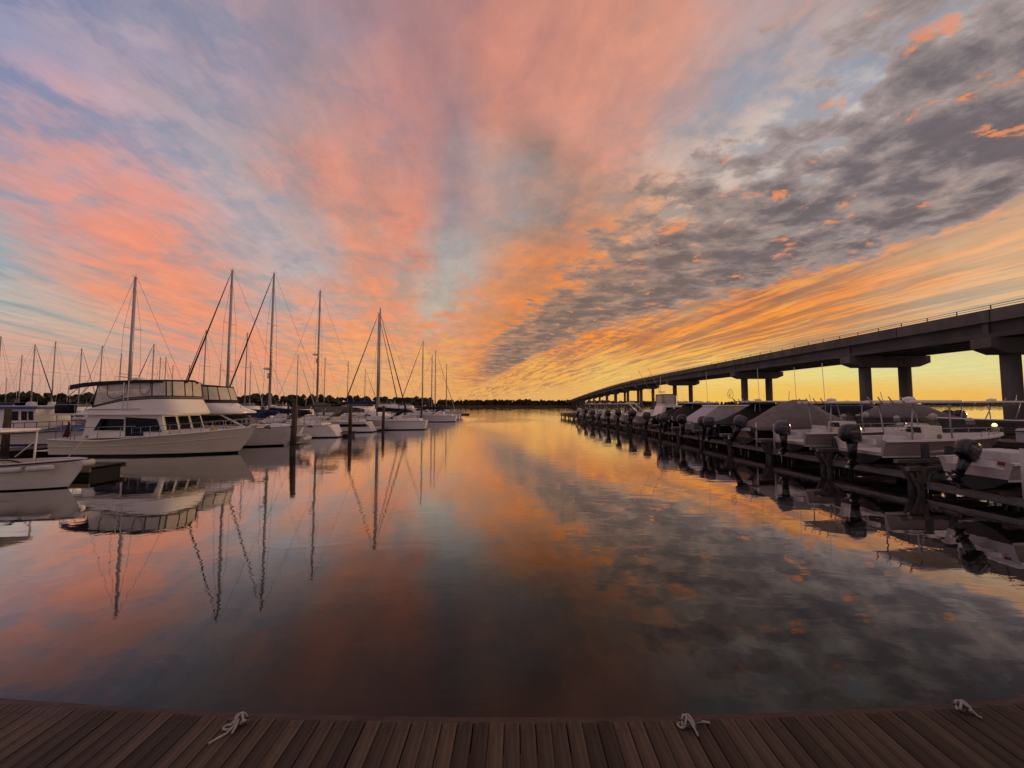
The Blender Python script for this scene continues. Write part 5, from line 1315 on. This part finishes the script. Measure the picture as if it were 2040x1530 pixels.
def lift(d, zk, L, label):
    """four piles with cross beams and two bunks under the hull"""
    x0 = row_x(d); rz = row_rz(d)
    l_ = thing('boat_lift', label, 'boat lift', (x0, d, 0), rz, 'boat lifts in the row of slips')
    for x_ in (.3, L * .72):
        for y_ in (-1.72, 1.72):
            m_ = MB(); m_.tube([(x_, y_, -1.2), (x_, y_, 1.0), (x_, y_, zk + .35)], .135, 10); o = m_.build('pile', 'pile_wood', l_)
            m_ = MB(); m_.tube([(x_, y_, -.9), (x_, y_, .35)], .142, 10); m_.build('wet_foot', 'pile_wet', o)
            m_ = MB()
            for q in (-1, 1): m_.bar((x_ + q * .42, y_, zk + .22), (x_ + q * .12, y_, zk - .32), .07, .09)
            m_.build('bracket', 'lift_metal', o)
        m_ = MB(); z_ = zk - .16
        m_.box((x_, 0, z_ + .11), (.16, 3.4, .025)); m_.box((x_, 0, z_ - .11), (.16, 3.4, .025)); m_.box((x_, 0, z_), (.02, 3.4, .2)); m_.build('cross_beam', 'lift_metal', l_)
    for y_ in (-1.72, 1.72):
        m_ = MB(); m_.box((L * .36, y_, zk + .42), (L * .82, .16, .14)); m_.build('top_beam', 'lift_metal', l_)
        m_ = MB(); m_.box((L * .74, y_, zk + .6), (.42, .24, .26)); m_.build('hoist_box', 'lift_metal', l_)
    for y_ in (-.55, .55):
        m_ = MB(); m_.bar((.15, y_, zk + .02), (L * .78, y_, zk + .02), .12, .16); m_.build('bunk', 'pile_wood', l_)
        if (int(d) + (y_ > 0)) % 3 == 0:
            m_ = MB(); m_.tube([(.05, y_ * 2.0, zk), (.05, y_ * 2.0, zk + 1.5)], .045, 8); m_.build('guide_post', 'pile_cap', l_)
    return l_
GB = 'motor boats up on lifts in the row of slips'
def lift_boat(d, L, B, label, hullm='gelcoat_shaded', stripe=None, motors=1, motorm='motor_black', zk=.68, open_floor=None, zb=.95, zs=.72, ms=1.0, name='motor_boat', boot='gelcoat', dx=0.0, bottom='bottom_paint'):
    x0 = row_x(d) + dx
    r_ = thing(name, label, 'motor boat', (x0, d, zk + .42), row_rz(d), GB)
    hb, sh = hull(L, B, zb, zs, draft=.40, flare=.28, transom=.92, fine=2.5, rake=.13, boot=.08, open_floor=open_floor, gw=.2, n=14, power=1.7, stripe=stripe)
    autosmooth(hb.build('hull', [hullm, bottom, boot, 'deck_white', stripe or hullm], r_)); rub_rail(r_, sh, 'gelcoat' if hullm != 'gelcoat' else 'lettering_grey', .03, -.04)
    ys = {1: (0,), 2: (-.36, .36), 3: (-.6, 0, .6)}.get(motors, ())
    tl_ = {0: 0.0, 1: .0, 2: .5, 3: .12, 4: .0, 5: .35}[int(d * 7) % 6]
    for y in ys: outboard(r_, y, zs - .12 + tl_ * .12, ms * (.86 + .05 * (int(d * 3) % 4)), motorm, tl_)
    m_ = MB()
    if motors: m_.box((.06, 0, zs - .1), (.14, B * .5, .2)); m_.build('transom_pad', 'gelcoat', r_)
    return r_, sh
def console_boat(d, L, B, label, top=True, m='gelcoat_shaded', motors=1, motorm='motor_black', zk=.68, dx=0, ms=1.0, text=None, stripe=None):
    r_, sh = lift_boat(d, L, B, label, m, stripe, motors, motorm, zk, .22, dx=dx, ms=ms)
    h = House((L*.36, L*.52), (L*.38, L*.50), (.48, .42), (.42, .38), .24, 1.28); c = h.mesh(); co = c.build('console', 'gelcoat', r_, bevel=.05)
    m_ = MB(); h.panel(m_, 'A', [(.15, .70), (.85, .70), (.8, .93), (.2, .93)], .012); m_.build('instrument_panel', 'rubber_black', co)
    for (a, b) in ((.15, .4), (.5, .8)):
        m_ = MB(); h.panel(m_, 'R', [(a, .06), (b, .06), (b, .34), (a, .34)], .012); m_.build('hatch', 'rubber_black', co)
    m_ = MB(); P = [h.pt('R', .72, .55, .012)[0] + Vector((.11 * math.cos(t), 0, .11 * math.sin(t))) for t in [6.283 * k / 12 for k in range(12)]]; m_.plate(P, .012, (0, -1, 0)); m_.build('speaker', 'lettering_grey', co)
    m_ = MB(); m_.tube([Vector((L*.36 - .12, .18 * math.cos(t), .98 + .18 * math.sin(t))) for t in [6.283 * k / 12 for k in range(13)]], .016, 5, 0, False); m_.build('steering_wheel', 'stainless', co)
    m_ = MB(); m_.rings([[Vector((L*.50, -.36, 1.28)), Vector((L*.53, 0, 1.28)), Vector((L*.50, .36, 1.28))], [Vector((L*.47, -.33, 1.72)), Vector((L*.50, 0, 1.74)), Vector((L*.47, .33, 1.72))]], False, 0, True); m_.build('windscreen', 'windshield', co)
    m_ = MB(); m_.box((L*.27, 0, .62), (.55, .9, .42)); st = m_.build('leaning_seat', 'deck_white', r_, bevel=.05)
    m_ = MB(); m_.box((L*.25, 0, .9), (.12, .85, .3)); m_.build('seat_back', 'fender_white', st, bevel=.04)
    m_ = MB(); m_.box((L*.60, 0, .48), (.6, .7, .4)); m_.build('bow_seat', 'deck_white', r_, bevel=.05)
    if top: t_top(r_, L*.20, L*.60, B*.40, .35, 2.28)
    rail(r_, sh, 9, 14, .22, r=.014, inset=.12, mid=False)
    return r_, sh

# near skiff with cushions, cut by the picture edge
sk, sks = lift_boat(12.3, 5.6, 2.1, 'white flats skiff with pleated seat cushions and a black outboard', 'gelcoat_shaded', 'gelcoat_shaded', 1, 'motor_black', .48, .38, .72, .60, ms=.92)
m_ = MB(); m_.box((.75, 0, .72), (.5, 1.2, .36)); m_.build('rear_cushion', 'fender_white', sk, bevel=.06)
for k in range(7):
    m_ = MB(); m_.box((1.75, -.6 + k * .2, .70), (.62, .19, .34)); m_.build('cushion_pleat', 'fender_white', sk, bevel=.05)
h = House((2.6, 3.4), (2.75, 3.3), (.36, .32), (.32, .3), .4, 1.0); h.mesh().build('console', 'gelcoat', sk, bevel=.05)
m_ = MB(); m_.tube([Vector((2.5, .2 * math.cos(t), .95 + .2 * math.sin(t))) for t in [6.283 * k / 14 for k in range(15)]], .016, 5, 0, False); m_.tube([(2.5, 0, .95), (2.7, 0, .85)], .03, 6); m_.build('steering_wheel', 'stainless', sk)
m_ = MB(); m_.tube(smooth([(2.2, -.5, .7), (2.15, -.5, 1.05), (2.5, -.5, 1.15), (3.0, -.5, .95)]), .018, 6); m_.build('grab_rail', 'stainless', sk)
m_ = MB(); m_.box((.06, -.7, .55), (.03, .3, .12)); m_.build('tail_trim', 'red_trim', sk)
lift(12.3, .48, 5.6, 'boat lift holding the white flats skiff')
console_boat(16.3, 7.0, 2.45, 'white centre console boat with hard top and big black outboard', ms=1.12)
lift(16.3, .68, 7.0, 'boat lift holding the white centre console boat')
b3, s3 = console_boat(20.4, 7.2, 2.5, 'white bay boat with grey lettering on its side next to the centre console boat', top=True, motorm='motor_grey', ms=1.0)
def letters(root, txt, x, y, z, size, m, rz=0.0):
    cu = bpy.data.curves.new('lettering', 'FONT'); cu.body = txt; cu.size = size; cu.extrude = .004
    tmp = bpy.data.objects.new('lettering', cu); COL.objects.link(tmp)
    me = bpy.data.meshes.new_from_object(tmp.evaluated_get(bpy.context.evaluated_depsgraph_get()))
    bpy.data.objects.remove(tmp); me.materials.clear(); me.materials.append(MATS[m])
    o = bpy.data.objects.new('lettering', me); COL.objects.link(o)
    o.parent = root; o.location = (x, y, z); o.rotation_euler = (R(82), 0, rz)
    return o
letters(b3, 'SEA PRO', 1.1, -1.235, .30, .26, 'lettering_grey')
lift(20.4, .68, 7.2, 'boat lift holding the lettered bay boat')
b4, s4 = lift_boat(24.4, 7.6, 2.6, 'maroon hulled boat under a tall taupe tent cover', 'hull_maroon', None, 1, 'motor_grey', .68)
cover(b4, 7.6, 2.6, .72, .95, [(0, .10, .7), (.12, .55, .6), (.3, 1.38, .45), (.46, 1.75, .4), (.58, 1.72, .4), (.74, .95, .5), (.9, .35, .6), (.99, .08, .5)], 'canvas_taupe')
m_ = MB(); m_.tube([(3.2, 0, 2.0), (3.3, 0, 3.1)], .02, 5); m_.build('antenna', 'gelcoat', b4)
lift(24.4, .68, 7.6, 'boat lift holding the maroon covered boat')
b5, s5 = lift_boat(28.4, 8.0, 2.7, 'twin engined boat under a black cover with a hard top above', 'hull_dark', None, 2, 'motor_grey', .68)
cover(b5, 8.0, 2.7, .72, .95, [(0, .06, .7), (.15, .35, .6), (.3, .95, .5), (.45, 1.6, .45), (.62, 1.65, .45), (.8, .9, .5), (.97, .1, .5)], 'canvas_black')
t_top(b5, 2.6, 5.8, 1.1, .8, 2.38)
m_ = MB(); m_.tube([(2.6, .6, 2.2), (2.2, .6, 2.75)], .02, 6)
P = [Vector((2.2 - .12 + .3 * math.cos(t) * .8, .6 + .05 * math.sin(2*t), 3.05 + .36 * math.sin(t))) for t in [6.283 * k / 14 for k in range(15)]]
m_.tube(P, .014, 5, 0, False); m_.build('landing_net_hoop', 'aluminium', b5)
m_ = MB()
for k in range(7):
    m_.tube([P[k], Vector((2.0, .6, 2.85)), P[13 - k]], .006, 4)
m_.build('landing_net_mesh', 'canvas_white', b5)
lift(28.4, .68, 8.0, 'boat lift holding the twin engined boat with black cover')
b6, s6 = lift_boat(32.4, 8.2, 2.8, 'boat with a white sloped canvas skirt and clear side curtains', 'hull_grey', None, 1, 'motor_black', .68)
t_top(b6, 2.2, 6.2, 1.2, .8, 2.05, gear=False)
m_ = MB(); m_.rings([[Vector((.25, y, .78)) for y in (-1.2, 0, 1.2)], [Vector((2.25, y * .9, 2.02)) for y in (-1.2, 0, 1.2)]], False, 0, False)
m_.rings([[Vector((.25, -1.2, .78)), Vector((2.2, -1.28, .8)), Vector((3.6, -1.3, .82))], [Vector((2.25, -1.08, 2.02)), Vector((2.9, -1.1, 2.03)), Vector((3.6, -1.1, 2.03))]], False, 0, False)
m_.rings([[Vector((.25, 1.2, .78)), Vector((2.2, 1.28, .8)), Vector((3.6, 1.3, .82))], [Vector((2.25, 1.08, 2.02)), Vector((2.9, 1.1, 2.03)), Vector((3.6, 1.1, 2.03))]], False, 0, False); m_.build('canvas_skirt', 'canvas_white', b6)
for s_ in (-1, 1):
    m_ = MB(); m_.plate([(3.65, s_ * 1.28, .84), (6.4, s_ * .98, .9), (5.9, s_ * 1.0, 2.02), (3.65, s_ * 1.1, 2.02)], .008); m_.build('clear_curtain', 'vinyl_clear', b6)
lift(32.4, .68, 8.2, 'boat lift holding the boat with white canvas skirt')
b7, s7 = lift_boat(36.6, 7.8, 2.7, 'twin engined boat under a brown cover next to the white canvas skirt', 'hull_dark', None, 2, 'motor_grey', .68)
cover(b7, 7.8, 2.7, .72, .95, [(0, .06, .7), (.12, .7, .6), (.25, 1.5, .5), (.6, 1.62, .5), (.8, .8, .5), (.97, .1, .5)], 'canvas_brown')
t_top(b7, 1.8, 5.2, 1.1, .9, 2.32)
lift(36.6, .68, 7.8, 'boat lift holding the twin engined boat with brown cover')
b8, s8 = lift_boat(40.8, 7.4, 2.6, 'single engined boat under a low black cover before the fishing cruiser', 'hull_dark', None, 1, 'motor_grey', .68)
cover(b8, 7.4, 2.6, .72, .95, [(0, .06, .7), (.15, .4, .6), (.35, 1.0, .5), (.6, .9, .5), (.97, .1, .5)], 'canvas_black')
lift(40.8, .68, 7.4, 'boat lift holding the low black covered boat')
# fishing cruiser with a flybridge cabin
b9, s9 = lift_boat(45.4, 9.4, 3.1, 'white sport fishing boat with a boxed in flybridge and outriggers', 'gelcoat_shaded', None, 2, 'motor_black', .68, zb=1.3, zs=.85, bottom='bottom_paint')
h = House((2.8, 6.9), (3.2, 5.6), (1.3, 1.05), (1.1, .9), .9, 2.1, 1.05); h.mesh().build('cabin', 'gelcoat', b9, bevel=.06)
for f in ('R', 'L'):
    for (a, b) in ((.12, .45), (.5, .85)):
        m_ = MB(); h.panel(m_, f, [(a, .35), (b, .35), (b, .8), (a + .03, .8)]); m_.build('window', 'glass_dark', b9)
m_ = MB(); h.panel(m_, 'F', [(.06, .2), (.94, .2), (.94, .85), (.06, .85)]); m_.build('windscreen', 'glass_dark', b9)
o1 = outline(3.2, 5.2, .95, .5, 8)
m_ = MB(); m_.rings([loop(o1, 2.12), loop(o1, 2.3)], True, 0, False, True, True); m_.build('flybridge', 'gelcoat', b9)
for k, (za, zb_, mm) in enumerate(((2.3, 3.35, 'vinyl_clear'), (3.35, 3.47, 'canvas_brown'))):
    m_ = MB(); m_.rings([loop(o1, za), loop(o1, zb_)], True, 0, True, False, k == 1); m_.build(('clear_curtain', 'canopy')[k], mm, b9)
for (x_, y_) in o1[::2]:
    m_ = MB(); m_.tube([(x_, y_, 2.3), (x_, y_, 3.36)], .03, 6); m_.build('seam', 'canvas_brown', b9)
for s_ in (-1, 1):
    m_ = MB(); m_.tube([(3.6, s_ * 1.1, 2.1), (1.2, s_ * 1.5, 6.6)], .022, 5); m_.build('outrigger', 'aluminium', b9)
m_ = MB(); m_.tube([(3.4, 0, 3.4), (3.4, 0, 5.6)], .02, 5); m_.box((3.5, 0, 3.75), (.7, .5, .1)); m_.build('antenna_rack', 'gelcoat', b9)
rail(b9, s9, 7, 14, .5, r=.016)
lift(45.4, .68, 9.4, 'boat lift holding the sport fishing boat')
# express cruiser with raked arch
b10, s10 = lift_boat(50.2, 8.8, 2.9, 'white express boat with a raked radar arch', 'gelcoat_shaded', None, 1, 'motor_black', .68, zb=1.25, zs=.85)
for s_ in (-1, 1):
    m_ = MB(); m_.tube([(3.0, s_ * 1.2, .9), (1.6, s_ * 1.1, 2.3), (1.3, s_ * .95, 2.5)], .08, 7); m_.build('arch_leg', 'gelcoat', b10)
m_ = MB(); m_.tube([(1.3, -.95, 2.5), (1.3, .95, 2.5)], .08, 7); m_.build('arch_bar', 'gelcoat', b10)
h = House((3.2, 7.2), (3.6, 6.2), (1.2, .8), (1.0, .7), .95, 1.5, 1.1); h.mesh().build('cabin', 'gelcoat', b10, bevel=.08)
m_ = MB(); h.panel(m_, 'R', [(.15, .3), (.8, .3), (.7, .75), (.2, .75)]); m_.build('window', 'glass_dark', b10)
m_ = MB(); m_.rings([[Vector((5.4, -1.0, 1.5)), Vector((6.0, 0, 1.5)), Vector((5.4, 1.0, 1.5))], [Vector((4.7, -.9, 2.05)), Vector((5.2, 0, 2.1)), Vector((4.7, .9, 2.05))]], False, 0, True); m_.build('windscreen', 'windshield', b10)
lift(50.2, .68, 8.8, 'boat lift holding the express boat with raked arch')
for (d, L, lab, mo, tp) in ((54.6, 7.0, 'white console boat with hard top beyond the express boat', 1, True), (59, 6.6, 'white open console boat without a top past the second hard top', 1, False), (63.5, 7.4, 'white console boat with twin motors past the open console boat', 2, True), (68.5, 6.8, 'white console boat with low top second from the end of the lifts', 1, True), (74, 6.4, 'last white boat at the end of the lift row', 1, True)):
    console_boat(d, L, 2.4, lab, tp, motors=mo, motorm=('motor_white' if d in (59, 74) else 'motor_black') if mo == 1 else 'motor_grey')
    lift(d, .68, L, 'boat lift under the ' + lab.replace('white ', ''))
for d in (79, 84, 89.5, 95):
    lift(d, .68, 6.2, 'empty boat lift at the far end of the row')

# low timber wales joining the piles along the channel
for (d0, d1) in ((11, 15), (15, 19), (19, 23.2), (23.2, 27.3), (27.3, 31.4), (31.4, 35.4), (35.4, 39.6), (39.6, 44)):
    m_ = MB(); a = Vector((row_x(d0) + 1.0, d0 - .6, .62)); b = Vector((row_x(d1) + 1.0, d1 - .6, .62)); m_.bar(a, b, .12, .28)
    tag(m_.build('dock_wale', 'lift_metal'), 'pale horizontal timber joining the lift piles just above the water', 'beam', 'timbers along the lift piles')
# narrow timber catwalks between the slips
for k, d in enumerate((10.2, 14.3, 18.4, 22.4, 26.4, 30.4, 34.5, 38.7, 43, 47.8, 52.4, 56.8, 61.2, 66, 71)):
    cw = thing('catwalk', 'narrow dark timber catwalk running between two lifted boats', 'catwalk', (row_x(d), d, 0), row_rz(d), 'catwalks between the boat lifts')
    nb = 14 if d < 35 else 7
    for q in range(nb):
        m_ = MB(); m_.box((.9 + (q + .5) * 7.6 / nb, 0, .98), (7.6 / nb - .02, .72, .05)); m_.build('deck_board', 'dock_dark', cw)
    for s_ in (-1, 1):
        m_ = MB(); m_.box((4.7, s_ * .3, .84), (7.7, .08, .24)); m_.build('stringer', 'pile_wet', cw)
    for x_ in (1.2, 4.6, 8.0):
        for s_ in (-1, 1):
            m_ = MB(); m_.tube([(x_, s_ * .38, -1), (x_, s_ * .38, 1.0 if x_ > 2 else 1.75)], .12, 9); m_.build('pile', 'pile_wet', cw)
        m_ = MB(); m_.bar((x_, -.38, .2), (x_, .38, .82), .06, .14); m_.build('cross_brace', 'pile_wet', cw)  # piles and braces added for darkness under the boats
    if k % 2 == 0:
        m_ = MB(); m_.tube([(2.2 + .2 * math.cos(a), .05 + .2 * math.sin(a), 1.02 + .004 * q) for q, a in enumerate([6.283 * t / 10 for t in range(24)])], .018, 5); m_.build('coiled_line', 'rope_white', cw)
# fixed pier behind the lifts
pier = thing('fixed_pier', 'dark fixed pier with railings behind the lifted boats', 'pier')
PX = lambda d: row_x(d) + 8.6
for k in range(23):
    d0, d1 = 8 + k * 4, 12 + k * 4
    m_ = MB(); m_.add([(PX(d0), d0, 1.5), (PX(d0) + 2.2, d0, 1.5), (PX(d1) + 2.2, d1 - .02, 1.5), (PX(d1), d1 - .02, 1.5), (PX(d0), d0, 1.3), (PX(d0) + 2.2, d0, 1.3), (PX(d1) + 2.2, d1 - .02, 1.3), (PX(d1), d1 - .02, 1.3)], [(0,1,2,3), (7,6,5,4), (0,4,5,1), (1,5,6,2), (2,6,7,3), (3,7,4,0)]); m_.build('deck_board', 'dock_dark', pier)
    m_ = MB(); m_.bar((PX(d0) - .06, d0, .95), (PX(d1) - .06, d1, .95), .05, .7); m_.build('shade_board', 'pile_wet', pier)  # dark board added to deepen the shade below the pier deck
    for e in (0, 2.2):
        m_ = MB(); m_.bar((PX(d0) + e, d0, 1.18), (PX(d1) + e, d1, 1.18), .12, .24); m_.build('stringer', 'dock_dark', pier)
for k in range(23):
    d = 9 + k * 4
    for e in (.05, 2.15):
        hh = 2.75 if e < 1 else 2.5
        m_ = MB(); m_.tube([(PX(d) + e, d, -1.2), (PX(d) + e, d, hh)], .15, 10); o = m_.build('pile', 'pile_wood', pier)
        if d < 46:
            m_ = MB(); m_.lathe([(.17, -.34), (.175, -.02), (.02, .07)], (PX(d) + e, d, hh), 12); m_.build('cap', 'pile_cap', o)
for e in (.0, 2.2):
    for zz in (2.05, 2.42):
        m_ = MB(); m_.tube([(PX(d) + e, d, zz) for d in (8, 40, 100)], .03, 6); m_.build('rail', 'galvanised', pier)
    for k in range(46):
        d = 8.5 + k * 2
        if k == 0: m_ = MB(); m_.box((0, 0, 0), (.06, .06, .95)); p0 = o = m_.build('rail_post', 'galvanised', pier)
        else: o = p0.copy(); COL.objects.link(o)
        o.location = (PX(d) + e, d, 1.97)
# white dock boxes and a small lit lamp on the pier
for (d, lab) in ((13.5, 'white dock box on the pier near the flats skiff'), (17.0, 'white dock box on the pier behind the centre console bow'), (22.5, 'white dock box on the pier behind the bay boat')):
    b = thing('dock_box', lab, 'dock box', (PX(d) + .45, d, 1.5), 0, 'white dock boxes on the pier')
    m_ = MB(); m_.box((0, 0, .28), (.7, 1.3, .52)); m_.build('box', 'fender_white', b, bevel=.03)
    m_ = MB(); m_.rings([[Vector((sx * .38, sy * .68, .55)) for (sx, sy) in ((-1, -1), (1, -1), (1, 1), (-1, 1))], [Vector((sx * .3, sy * .6, .68)) for (sx, sy) in ((-1, -1), (1, -1), (1, 1), (-1, 1))]], True, 0, False, True, True); m_.build('lid', 'fender_white', b, bevel=.02)
pw = at(1958, 848, 18.5)
pd = thing('power_pedestal', 'short power pedestal with a small warm lamp on the pier', 'pedestal', (PX(18.5) + .25, 18.5, 1.5))
m_ = MB(); m_.box((0, 0, .35), (.22, .22, .7)); m_.build('post', 'pile_cap', pd, bevel=.02)
m_ = MB(); m_.lathe([(.08, 0), (.10, .06), (.06, .14), (.01, .16)], (0, 0, .72), 10); m_.build('lamp', 'lamp_warm', pd)
# boats beyond the pier
GF = 'covered boats on the far side of the pier'
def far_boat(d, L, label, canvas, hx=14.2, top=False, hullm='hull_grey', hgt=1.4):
    x0 = row_x(d) + 12.2 + L
    r_ = thing('covered_boat', label, 'motor boat', (x0, d, 1.45), math.pi + R(3), GF); B = 2.8
    hb, sh = hull(L, B, 1.0, .75, draft=.4, flare=.28, transom=.92, fine=2.5, rake=.13, boot=.08, n=12, power=1.7)
    autosmooth(hb.build('hull', [hullm, hullm, hullm, 'deck_white', hullm], r_))
    if canvas: cover(r_, L, B, .75, 1.0, [(0, .08, .7), (.14, hgt * .45, .6), (.3, hgt * .85, .5), (.5, hgt, .45), (.66, hgt * .9, .45), (.84, hgt * .4, .5), (.97, .1, .5)], canvas)
    if top: t_top(r_, L*.28, L*.66, 1.15, .8, hgt + .98, gear=True)
    for y in (-.36, .36): outboard(r_, y, .62, 1.0, 'motor_black')
    for x_ in (.6, L * .7):
        for y_ in (-1.7, 1.7):
            m_ = MB(); m_.tube([(x_, y_, -2.4), (x_, y_, .3)], .14, 9); m_.build('lift_pile', 'pile_wood', r_)
        m_ = MB(); m_.box((x_, 0, -.5), (.16, 3.4, .2)); m_.build('lift_beam', 'lift_metal', r_)
far_boat(15.2, 9.5, 'big boat under a dark brown cover with radar topped roof beyond the pier', 'canvas_brown', top=True, hgt=1.55)
far_boat(20.2, 8.6, 'boat under an olive cover beyond the pier behind the centre console hard top', 'canvas_olive', hgt=1.35)
far_boat(25.0, 8.4, 'open white boat with hard top beyond the pier past the olive cover', None, top=True, hgt=1.0)
far_boat(30.0, 8.0, 'boat under a taupe cover beyond the pier behind the maroon hull', 'canvas_taupe', hgt=1.3)
far_boat(35.0, 8.4, 'boat under a black cover beyond the pier behind the twin engined boat', 'canvas_black', hgt=1.4)
far_boat(41.0, 8.0, 'boat under a white cover beyond the pier next to the bridge columns', 'canvas_white', hgt=1.2)
far_boat(48.0, 8.0, 'boat under a navy cover at the far end beyond the pier', 'canvas_navy', hgt=1.3)
for (bt, x_, y_, h_) in ((b5, 3.4, -.8, 3.3), (b4, 4.6, .9, 3.2), (b6, 2.6, .9, 3.6), (b3, 3.0, .8, 3.0)):
    m_ = MB(); m_.tube([(x_, y_, 1.6), (x_ - .1, y_, 1.6 + h_)], .014, 5); m_.build('antenna', 'gelcoat', bt)
